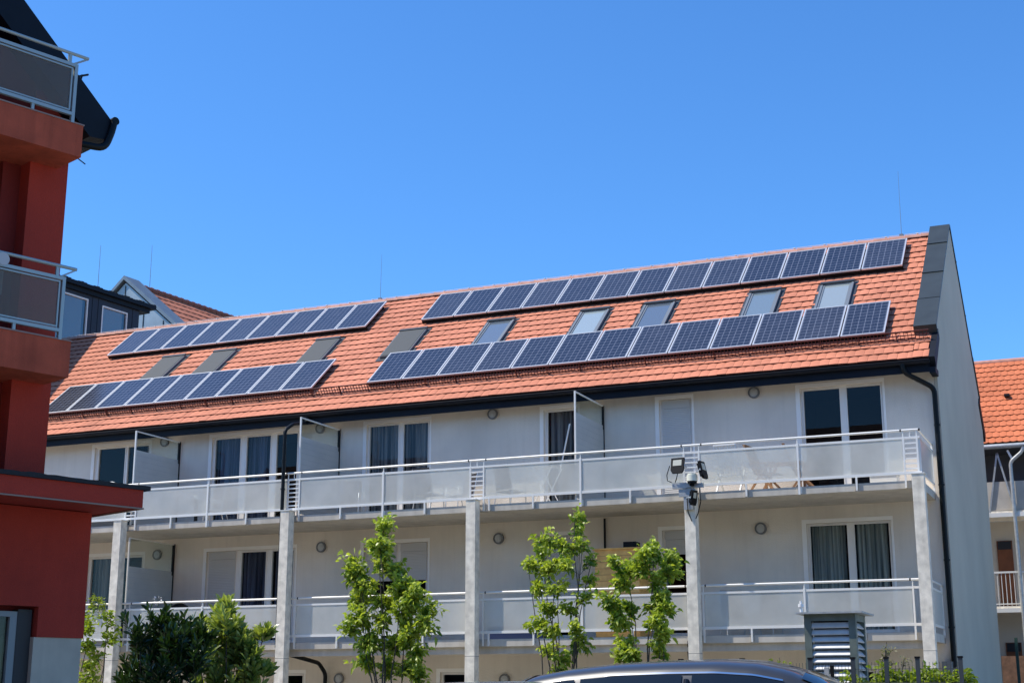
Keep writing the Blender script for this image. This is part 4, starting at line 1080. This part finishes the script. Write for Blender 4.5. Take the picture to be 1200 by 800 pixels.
# ------------------------------------------------------------------ opposite side of the courtyard (behind the camera, seen only in reflections)
op = thing('opposite_building', 'plain brown grey building across the courtyard', 'building', (0,-22,0))
m = MB(); m.box(-60,45,-34,-24,0,13.5); m.build('wall', mat('opposite_plaster', (.16,.13,.11), .9, noise=.3, nscale=.4), op)
m = MB(); m.prism([(-61,-23,13.5),(-61,-29,18.5),(-61,-35,13.5)],(107,0,0)); m.build('roof', mat('opposite_roof', (.10,.05,.04), .9), op)
for k in range(18):
    for j in range(4):
        x = -55+k*5.5; m = MB(); m.box(x,x+1.4,-23.99,-23.95,1.2+j*3.1,2.9+j*3.1); m.build('window', ROOM, op)

# ------------------------------------------------------------------ trees, shrubs, hedge
def leaf(mb, p, d, L, W, sh, rnd, droop=.25):
    """folded pointed leaf starting at p along d"""
    d = d.normalized(); a = Vector((rnd.uniform(-1,1), rnd.uniform(-1,1), rnd.uniform(.2,1))).normalized()
    s = d.cross(a)
    if s.length < .1: s = d.cross(Vector((1,0,0)))
    s.normalize(); n = s.cross(d)
    if n.z < 0: n = -n
    m1 = p + d*L*.38; m2 = p + d*L*.75 - Vector((0,0,droop*L*.35)); tip = p + d*L - Vector((0,0,droop*L))
    up = n*W*.22
    vs = [p, m1, m2, tip, m1+s*W*.5+up, m2+s*W*.36+up*.7, m1-s*W*.5+up, m2-s*W*.36+up*.7]
    uv = [(sh, .5)]
    mb.add(vs, [(0,4,1),(0,1,6),(1,4,5,2),(1,2,7,6),(2,5,3),(2,3,7)], [uv*3,uv*3,uv*4,uv*4,uv*3,uv*3])

def wob(a, b, n, amp, rnd):
    a, b = Vector(a), Vector(b); out = []
    for i in range(n+1):
        t = i/n; p = a.lerp(b, t)
        if 0 < i < n: p += Vector((rnd.uniform(-1,1), rnd.uniform(-1,1), rnd.uniform(-.3,.3)))*amp
        out.append(p)
    return out

def sapling(name, label, cat, base, clumps, nl, L, W, lm, seed, stems=6, group=None, twig=True, droop=.35, spread=.25):
    """clumps: (x, dy, z, radius) world.  several thin trunks rise from the base; twigs reach every clump and carry the leaves"""
    rnd = random.Random(seed); base = Vector(base)
    root = thing(name, label, cat, tuple(base), group=group)
    tops = sorted(clumps, key=lambda c: -c[2])
    m = MB(); trunks = []
    for k in range(stems):
        c = tops[int(k*len(tops)/stems/1.6)]
        b = base + Vector((rnd.uniform(-.5,.5)*spread*2, rnd.uniform(-.5,.5)*spread, 0))
        e = Vector((c[0]+rnd.uniform(-.3,.3)*c[3], base.y+c[1], c[2]+c[3]*rnd.uniform(.2,.9)))
        pts = wob(b, e, 7, .05, rnd); m.tube(pts, rnd.uniform(.016,.026), 6, .005); trunks.append(pts)
    tr = m.build('trunk', BARK, root)
    lb = MB(); tb = MB()
    tot = sum(c[3]**2 for c in clumps)
    for c in clumps:
        cc = Vector((c[0], base.y+c[1], c[2]))
        best = min((p for pts in trunks for p in pts[1:-1] if p.z < cc.z - .05), key=lambda p: (p-cc).length, default=trunks[0][2])
        ntw = max(3, int(26*c[3]**1.2*2.2))
        per = max(3, int(nl*c[3]**2/tot/ntw))
        for q in range(ntw):
            dirv = Vector((rnd.gauss(0,1), rnd.gauss(0,1), rnd.gauss(.25,.8))); dirv.normalize()
            r = c[3]*1.08*rnd.uniform(.25,1.0)**.7*(1.25 if rnd.random() < .1 else 1)
            end = cc + Vector((dirv.x*r, dirv.y*r*.9, dirv.z*r))
            if q == 0: end = cc.copy()
            st = best.lerp(cc, rnd.uniform(.2,.9)) if q else best
            tb.tube(wob(st, end, 3, .02, rnd), .005, 4, .002, cap=False)
            for j in range(per):
                t = rnd.uniform(.35,1.0); p = st.lerp(end, t) + Vector((rnd.gauss(0,1),rnd.gauss(0,1),rnd.gauss(0,1)))*.045*(L/.13)
                d = (end-st).normalized()*.6 + Vector((rnd.gauss(0,.7), rnd.gauss(0,.7), rnd.gauss(0,.45)))
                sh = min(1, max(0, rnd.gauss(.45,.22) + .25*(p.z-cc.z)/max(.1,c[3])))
                leaf(lb, p, d, L*rnd.uniform(.6,1.2), W*rnd.uniform(.7,1.15), sh, rnd, droop*rnd.uniform(.3,1.3))
    tb.build('twigs', BARK, root)
    lb.build('crown', lm, root)
    return root
T1 = [(-13.45, 0.01, 4.68, 0.22), (-13.61, 0.32, 4.39, 0.25), (-13.33, -0.25, 4.31, 0.25), (-13.47, 0.31, 3.99, 0.28), (-14.05, -0.13, 3.98, 0.24), (-13.9, -0.05, 3.74, 0.22), (-13.19, 0.23, 3.9, 0.2), (-13.72, -0.06, 3.51, 0.27), (-13.0, 0.03, 3.49, 0.31), (-12.57, -0.33, 3.36, 0.24), (-14.05, 0.18, 3.35, 0.22), (-13.4, 0.03, 3.25, 0.25), (-12.88, -0.12, 3.08, 0.31), (-12.48, 0.2, 3.07, 0.23), (-13.87, -0.14, 2.99, 0.25), (-13.44, -0.03, 2.89, 0.22), (-12.33, -0.26, 2.75, 0.21), (-12.72, -0.07, 2.65, 0.27), (-14.04, -0.21, 2.74, 0.19), (-13.66, -0.17, 2.54, 0.25), (-13.19, 0.18, 2.45, 0.22), (-12.5, -0.15, 2.33, 0.21), (-13.79, -0.01, 2.12, 0.22), (-13.4, 0.34, 1.98, 0.25), (-12.91, 0.32, 2.02, 0.27), (-12.6, 0.16, 1.89, 0.21)]
T2 = [(-9.65, 0.01, 4.82, 0.14), (-9.69, 0.32, 4.57, 0.13), (-10.24, -0.25, 4.37, 0.18), (-10.49, 0.31, 4.22, 0.18), (-9.84, -0.13, 4.22, 0.19), (-9.54, -0.05, 4.21, 0.17), (-10.02, 0.23, 3.99, 0.19), (-10.59, -0.06, 3.88, 0.16), (-10.28, 0.03, 3.76, 0.2), (-9.81, -0.33, 3.86, 0.17), (-9.42, 0.18, 4.02, 0.13), (-10.42, 0.03, 3.45, 0.19), (-10.02, -0.12, 3.44, 0.19), (-9.49, 0.2, 3.61, 0.13), (-10.23, -0.14, 3.1, 0.2), (-9.86, -0.03, 3.04, 0.16), (-10.42, -0.26, 2.82, 0.17), (-9.43, -0.07, 3.27, 0.14), (-10.08, -0.21, 2.63, 0.19), (-9.57, -0.17, 2.73, 0.16), (-10.29, 0.18, 2.32, 0.16), (-9.92, -0.15, 2.19, 0.17), (-9.48, -0.01, 2.49, 0.13), (-10.12, 0.34, 1.96, 0.14), (-9.78, 0.32, 2.41, 0.14)]
T3 = [(-7.82, 0.01, 4.02, 0.17), (-7.65, 0.32, 3.86, 0.17), (-7.96, -0.25, 3.88, 0.16), (-8.38, 0.31, 3.7, 0.17), (-8.53, -0.13, 3.81, 0.12), (-8.09, -0.05, 3.64, 0.16), (-7.59, 0.23, 3.63, 0.16), (-8.41, -0.06, 3.45, 0.15), (-7.86, 0.03, 3.46, 0.14), (-8.58, -0.33, 3.15, 0.17), (-8.34, 0.18, 3.03, 0.15), (-7.76, 0.03, 3.16, 0.17), (-7.56, -0.12, 2.98, 0.13), (-7.92, 0.2, 2.99, 0.13), (-8.4, -0.14, 2.74, 0.16), (-8.55, -0.03, 2.86, 0.12), (-7.74, -0.26, 2.75, 0.16), (-8.35, -0.07, 2.41, 0.16), (-8.2, -0.21, 2.22, 0.14), (-7.65, -0.17, 2.46, 0.15), (-7.84, 0.18, 2.26, 0.12), (-8.47, -0.15, 2.18, 0.13)]
L1 = [(-23.04, 0.01, 3.37, 0.21), (-22.59, 0.32, 3.32, 0.21), (-22.81, -0.25, 3.01, 0.26), (-22.45, 0.31, 2.87, 0.23), (-22.9, -0.13, 2.68, 0.26), (-22.66, -0.05, 2.42, 0.21), (-22.94, 0.23, 2.19, 0.23), (-22.76, -0.06, 1.9, 0.23)]
SD = [(-15.08, 0.01, 2.61, 0.27), (-14.81, 0.32, 2.47, 0.27), (-15.32, -0.25, 2.41, 0.28), (-15.57, 0.31, 2.2, 0.26), (-14.62, -0.13, 2.19, 0.32), (-15.04, -0.05, 2.06, 0.32), (-15.72, 0.23, 1.92, 0.23), (-15.33, -0.06, 1.85, 0.29), (-14.39, 0.03, 1.98, 0.31), (-14.76, -0.33, 1.78, 0.32)]
SL = [(-14.7, 0.01, 2.84, 0.21), (-14.9, 0.32, 2.66, 0.23), (-14.45, -0.25, 2.61, 0.24), (-15.06, 0.31, 2.41, 0.26), (-14.67, -0.13, 2.37, 0.28), (-14.27, -0.05, 2.4, 0.21), (-14.02, 0.23, 2.5, 0.13), (-14.08, -0.06, 2.14, 0.21), (-14.48, 0.03, 2.08, 0.29), (-14.89, -0.33, 2.01, 0.28), (-15.25, 0.18, 2.56, 0.17), (-14.15, 0.03, 1.86, 0.26), (-14.71, -0.12, 1.79, 0.28), (-13.93, 0.2, 1.89, 0.14)]
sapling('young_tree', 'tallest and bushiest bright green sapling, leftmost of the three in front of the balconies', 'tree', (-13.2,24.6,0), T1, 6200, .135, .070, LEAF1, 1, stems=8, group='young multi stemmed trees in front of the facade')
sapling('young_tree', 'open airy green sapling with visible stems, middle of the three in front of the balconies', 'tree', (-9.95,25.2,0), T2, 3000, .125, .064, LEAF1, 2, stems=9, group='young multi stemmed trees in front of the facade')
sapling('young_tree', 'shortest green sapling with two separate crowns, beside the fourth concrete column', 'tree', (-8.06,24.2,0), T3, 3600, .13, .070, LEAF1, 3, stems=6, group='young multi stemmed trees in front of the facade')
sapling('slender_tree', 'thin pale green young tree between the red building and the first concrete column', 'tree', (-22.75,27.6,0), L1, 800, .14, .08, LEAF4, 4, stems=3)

def shrub(name, label, base, clumps, nshoot, L, W, lm, seed):
    """laurel: upright shoots with long leaves set all around them"""
    rnd = random.Random(seed); root = thing(name, label, 'shrub', base); base = Vector(base)
    lb = MB(); tb = MB()
    for c in clumps:
        cc = Vector((c[0], base.y+c[1], c[2]))
        tb.tube(wob(base+Vector((rnd.uniform(-.15,.15),rnd.uniform(-.15,.15),0)), cc, 4, .06, rnd), .016, 5, .008)
        for q in range(max(4, int(nshoot*c[3]/.27))):
            a = rnd.uniform(0, 2*pi); rr = c[3]*rnd.uniform(.1,1)
            st = cc + Vector((cos(a)*rr*.55, sin(a)*rr*.55, rnd.uniform(-.9,.3)*c[3]))
            tip = st + Vector((cos(a)*rr*.5, sin(a)*rr*.5, c[3]*rnd.uniform(.5,1.15)))
            tb.tube([st, tip], .006, 4, .003, cap=False)
            n = 13; ax = (tip-st).normalized()
            for j in range(n):
                t = (j+.5)/n; p = st.lerp(tip, t); b = a + j*2.4
                d = ax*(.5+.9*t) + Vector((cos(b), sin(b), 0))*(1.0-.35*t)
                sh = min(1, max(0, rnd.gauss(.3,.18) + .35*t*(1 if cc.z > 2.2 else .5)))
                leaf(lb, p, d, L*rnd.uniform(.7,1.1), W*rnd.uniform(.8,1.1), sh, rnd, .12)
    tb.build('stems', BARK, root); lb.build('foliage', lm, root)
SD += [(-15.6,0,1.5,.35),(-15.0,.1,1.4,.38),(-14.5,-.1,1.4,.35),(-15.3,0,.8,.4),(-14.7,0,.8,.4),(-15.0,.2,.4,.35),(-15.2,.3,2.3,.3),(-14.9,.4,2.1,.3),(-14.5,.3,2.4,.22)]
SL += [(-14.9,0,1.4,.35),(-14.3,.1,1.4,.35),(-14.6,.1,.9,.38),(-14.6,0,.4,.35),(-14.55,.3,2.3,.25)]
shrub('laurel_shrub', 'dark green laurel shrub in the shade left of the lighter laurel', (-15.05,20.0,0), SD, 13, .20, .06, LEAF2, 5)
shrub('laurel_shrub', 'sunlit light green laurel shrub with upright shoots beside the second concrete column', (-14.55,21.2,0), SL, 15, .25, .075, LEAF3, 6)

rnd = random.Random(12)
hc = [(x, rnd.uniform(-.2,.2), rnd.uniform(1.58,1.76), .24) for x in [-4.25+.19*k for k in range(10)]] + [(x, 0, z, .3) for x in (-4.1,-3.6,-3.1,-2.7) for z in (.5,1.0)]
hc += [(-3.62,-.1,1.80,.15),(-3.42,.1,1.84,.13),(-3.08,0,1.82,.14),(-3.2,.1,1.74,.15)]
hd = sapling('hedge', 'bright yellow green hedge growing along the fence in front of the last column', 'hedge', (-3.6,22.95,0), hc, 3600, .10, .065, LEAF4, 13, stems=8, spread=.9)
LEAF5 = leaf_mat('pale_pinkish_leaves', (.20,.22,.10), (.36,.30,.18), .35)
sapling('climbing_plant', 'sparse pale plant with thin twigs rising above the yellow green hedge', 'plant', (-3.75,23.3,0), [(-3.78,0,2.22,.12),(-3.70,.1,2.02,.15),(-3.62,-.1,1.85,.15),(-3.86,0,2.05,.09),(-3.55,.1,2.06,.09)], 200, .055, .03, LEAF5, 14, stems=4, spread=.2)
sapling('climbing_plant', 'thin green sprig showing just above the car roof left of the ventilation shaft', 'plant', (-5.4,23.0,0), [(-5.40,0,2.00,.12),(-5.28,0,1.95,.10),(-5.52,0,2.04,.07),(-5.35,0,1.75,.2)], 110, .075, .035, LEAF4, 15, stems=3, spread=.15)
sapling('railing_plant', 'small green plant trailing over the lower railing next to the first concrete column', 'plant', (-24.4,29.95,FL1+.3), [(-24.45,-.2,3.86,.14),(-24.30,-.25,3.72,.14),(-24.62,-.2,3.74,.13)], 150, .09, .05, LEAF4, 16, stems=3, spread=.1)
t = thing('planter', 'grey planter box holding the trailing plant on the lower balcony', 'planter', (-24.4,29.98,FL1))
m = MB(); m.box(-24.8,-24.1,29.87,30.15,FL1+.01,FL1+.30); m.build('trough', mat('grey_chest',(.3,.3,.3)), t)
t = thing('flower', 'white flower standing above the lower railing beside the leftmost screen', 'flower', (-22.75,29.95,FL1+.9))
m = MB(); m.tube([(-22.72,29.95,FL1),(-22.74,29.95,FL1+1.08)], .008, 5); m.build('stem', LEAF1, t)
m = MB()
for k in range(9):
    a = k*.7; c = Vector((-22.74+.07*cos(a), 29.93+.03*sin(a*2), FL1+1.10+.05*sin(a))); leaf(m, c, Vector((cos(a),-.4,sin(a))), .08, .05, .5, rnd)
m.build('petals', WHITE, t)

# ------------------------------------------------------------------ cars
def lerp_tab(tab, x):
    for (a, b) in zip(tab[:-1], tab[1:]):
        if a[0] <= x <= b[0]:
            t = (x-a[0])/(b[0]-a[0]); t2 = t
            return [a[i]+(b[i]-a[i])*t2 for i in range(1, len(a))]
    return list(tab[0][1:]) if x < tab[0][0] else list(tab[-1][1:])
# x, z bottom, z belt, z top, half width body, half width roof   (front = +x)
CT_ = [(-2.12,.42,.72,.78,.62,.50),(-2.06,.34,.86,1.00,.76,.60),(-1.95,.30,.98,1.24,.83,.60),(-1.72,.28,1.00,1.49,.86,.58),(-1.45,.27,1.00,1.605,.88,.585),(-1.15,.26,.99,1.65,.89,.60),
      (-.75,.26,.98,1.685,.90,.61),(-.3,.26,.97,1.70,.90,.62),(.1,.26,.96,1.705,.90,.62),(.4,.26,.955,1.685,.90,.61),(.65,.26,.95,1.635,.90,.60),(.85,.26,.95,1.555,.90,.59),(1.1,.26,.95,1.38,.89,.60),(1.35,.26,.95,1.17,.88,.64),
      (1.52,.26,.95,1.04,.88,.70),(1.8,.27,.92,1.00,.87,.74),(2.15,.28,.84,.92,.83,.68),(2.36,.30,.70,.80,.72,.58),(2.46,.36,.55,.60,.58,.45)]
def csec(x):
    zb, zl, zt, w_, wr = lerp_tab(CT_, x)
    return [(0,zb),(w_*.86,zb),(w_*.97,zb+(zl-zb)*.25),(w_,zb+(zl-zb)*.6),(w_*.965,zl),(wr+(w_*.965-wr)*.55,zl+(zt-zl)*.42),(wr+.03,zl+(zt-zl)*.80),(wr-.06,zt-(zt-zl)*.055),(wr*.55,zt-.004),(0,zt+.012)]
def cr(p0,p1,p2,p3,t):
    return tuple(.5*((2*p1[i])+(-p0[i]+p2[i])*t+(2*p0[i]-5*p1[i]+4*p2[i]-p3[i])*t*t+(-p0[i]+3*p1[i]-3*p2[i]+p3[i])*t**3) for i in range(2))
def csm(x, sub=4):
    P = csec(x); out = []
    for k in range(len(P)-1):
        p0 = P[max(0,k-1)]; p3 = P[min(len(P)-1,k+2)]
        for j in range(sub): out.append(cr(p0,P[k],P[k+1],p3,j/sub) if k > 1 else tuple(P[k][i]+(P[k+1][i]-P[k][i])*j/sub for i in range(2)))
    return out + [P[-1]]
def make_car(name, label, paint, loc, rz, sz=1.0):
    root = thing(name, label, 'car', loc, rz, world=False)
    root.scale = (.93,1,sz)
    m = MB(); xs = []; x = -2.12
    while x < 2.46: xs.append(x); x += .07
    xs.append(2.46); n = None; vs = []
    # wheel arches
    for x in xs:
        s = csm(x); n = len(s)
        for sg in (1,-1):
            for (y, z) in s:
                for wx in (-1.32, 1.45):
                    d = abs(x-wx)
                    if d < .37 and y > .5:
                        zz = .33 + math.sqrt(.37**2-d*d); z = max(z, zz) if z < .75 else z
                vs.append((x, sg*y, z))
    fs = []
    for i in range(len(xs)-1):
        for h in (0,1):
            for k in range(n-1):
                a = i*2*n+h*n+k; b = a+2*n
                fs.append((a,a+1,b+1,b) if h else (a,b,b+1,a+1))
    for i in (0, len(xs)-1):
        base = i*2*n
        for k in range(n-1):
            q = (base+k, base+k+1, base+n+k+1, base+n+k); fs.append(q if i == 0 else q[::-1])
    m.add(vs, fs, smooth=True); body = m.build('body', paint, root)
    # side windows
    CHR = MATS['chrome_trim']; GL = MATS['car_glass']
    def strip(x0, x1, t0, t1, off, N=12, fn0=None, fn1=None, sg=1, mb=None):
        mb = mb or MB(); vs = []
        for i in range(N+1):
            x = x0+(x1-x0)*i/N
            a = fn0(x) if fn0 else t0; b = fn1(x) if fn1 else t1
            s = csm(x); 
            for q in range(5):
                t = a+(b-a)*q/4; kf = 16+ t*12; k = int(kf); f = kf-k; p = s[k]; r = s[min(k+1,len(s)-1)]
                y = p[0]+(r[0]-p[0])*f; z = p[1]+(r[1]-p[1])*f
                vs.append((x, sg*(y+off), z+off*.3))
        mb.add(vs, [(i*5+q, i*5+q+1, (i+1)*5+q+1, (i+1)*5+q) for i in range(N) for q in range(4)], smooth=True); return mb
    top = lambda x: .74
    for sg in (1,-1):
        for (a, b) in ((-1.50,-1.05),(-1.0,-.16),(-.08,.86)):
            lo = (lambda x: .10)
            hi = (lambda x, a=a: min(.74, .10+(x+1.55)*2.2)) if a < -1.2 else ((lambda x: min(.74, .10+(1.12-x)*2.6)) if b > .5 else None)
            strip(a, b, .10, .74, .008, fn0=lo, fn1=hi or top, sg=sg).build('side_window', GL, root)
        mb = strip(-.80, .62, .755, .79, .010, N=24, sg=sg); strip(-1.35,1.1,.045,.09,.010,N=24,sg=sg,mb=mb); mb.build('window_trim', CHR, root)
        m = MB()
        for x in (-.12,): 
            s = csm(x)
            for (k0,k1) in ((16,25),): m.tube([(x, sg*(s[k][0]+.008), s[k][1]) for k in range(k0,k1)], .022, 6)
        m.build('pillar_trim', MATS['gloss_black'], root)
        m = MB()
        for x in (-1.0,-.12,.92):
            s = csm(x); m.tube([(x, sg*(s[k][0]+.001), s[k][1]) for k in range(6,17)], .004, 4)
        m.build('door_seam', MATS['gloss_black'], root)
        for x in (-.85,.05):
            m = MB(); y = csm(x)[15][0]; m.box(x-.09,x+.09, sg*y-.012+sg*.02, sg*y+.012+sg*.02, .86,.885); m.build('door_handle', CHR, root)
        m = MB(); m.tube([(1.02,sg*.90,1.0),(1.03,sg*1.0,1.06),(1.0,sg*1.05,1.09)],.05,10,.085); m.build('mirror', paint, root)
        m = MB(); m.prism([(2.30,sg*.48,.66),(2.24,sg*.74,.68),(2.16,sg*.80,.80),(2.30,sg*.52,.76)],(.07,sg*.0,.0)); m.build('headlight', MATS['headlight_lens'], root)
        m = MB(); m.prism([(-2.13,sg*.50,.85),(-2.07,sg*.76,.86),(-2.02,sg*.80,1.0),(-2.1,sg*.55,.98)],(-.03,0,0)); m.build('tail_light', MATS['tail_lens'], root)
        for wx in (-1.32,1.45):
            m = MB(); m.disc((wx,sg*.70,.33),(0,sg,0),.33,.19,28,rin=.21); wl = m.build('wheel', MATS['tyre_rubber'], root)
            m = MB(); m.disc((wx,sg*.72,.33),(0,sg,0),.205,.12,24,rin=.17); m.disc((wx,sg*.80,.33),(0,sg,0),.05,.06,12)
            for k in range(5):
                a = k*2*pi/5; m.bar((wx,sg*.85,.33),(wx+.19*cos(a),sg*.84,.33+.19*sin(a)),.03,.05,up=(0,1,0))
            m.build('rim', CHR, wl)
            m = MB(); m.disc((wx,sg*.69,.33),(0,sg,0),.36,-.2,20); m.build('wheel_housing', MATS['gloss_black'], root)
    # windscreen and rear window
    for (xa, xb, nm) in ((.74,1.44,'windscreen'),(-1.98,-1.50,'rear_window')):
        m = MB(); vs = []; N = 8
        for i in range(N+1):
            x = xa+(xb-xa)*i/N; zb, zl, zt, w_, wr = lerp_tab(CT_, x); s = csm(x)
            for j in range(9):
                y = -1+2*j/8; yy = y*(wr-.04)
                # height on the section
                best = min(s[24:], key=lambda p: abs(p[0]-abs(yy))); vs.append((x + (.012 if xa > 0 else -.012), yy, best[1]+.014))
        m.add(vs, [(i*9+j, i*9+j+1, (i+1)*9+j+1, (i+1)*9+j) for i in range(N) for j in range(8)], smooth=True); m.build(nm, GL, root)
    m = MB(); m.box(2.40,2.475,-.42,.42,.44,.58); m.build('grille', MATS['gloss_black'], root)
    m = MB(); m.box(2.476,2.486,-.26,.26,.36,.43); m.build('number_plate', WHITE, root)
    m = MB(); m.box(-2.135,-2.125,-.26,.26,.62,.73); m.build('number_plate', WHITE, root)
    return root
mat('chrome_trim', (.7,.7,.7), .15, metal=1); mat('car_glass', (.012,.014,.015), .05, spec=.5, coat=.3); mat('gloss_black', (.012,.012,.014), .2)
mat('headlight_lens', (.6,.62,.65), .1, coat=1); mat('tail_lens', (.35,.01,.01), .15, coat=1); mat('tyre_rubber', (.02,.02,.02), .85)
PAINT = mat('grey_car_paint', (.055,.055,.055), .35, metal=.35, coat=.7)
PAINT2 = mat('silver_car_paint', (.12,.12,.115), .4, metal=.2, coat=.6)
make_car('parked_car', 'dark metallic grey car parked in front of the saplings, its roof glinting in the sun', PAINT, (-3.0,10.9,0.06), R(2))
make_car('parked_car', 'silver car whose roof just shows at the bottom edge, left of the dark grey car', PAINT2, (-3.35,7.6,0.0), R(3), .922)

for o in bpy.data.objects:
    if '_w' in o: del o['_w']
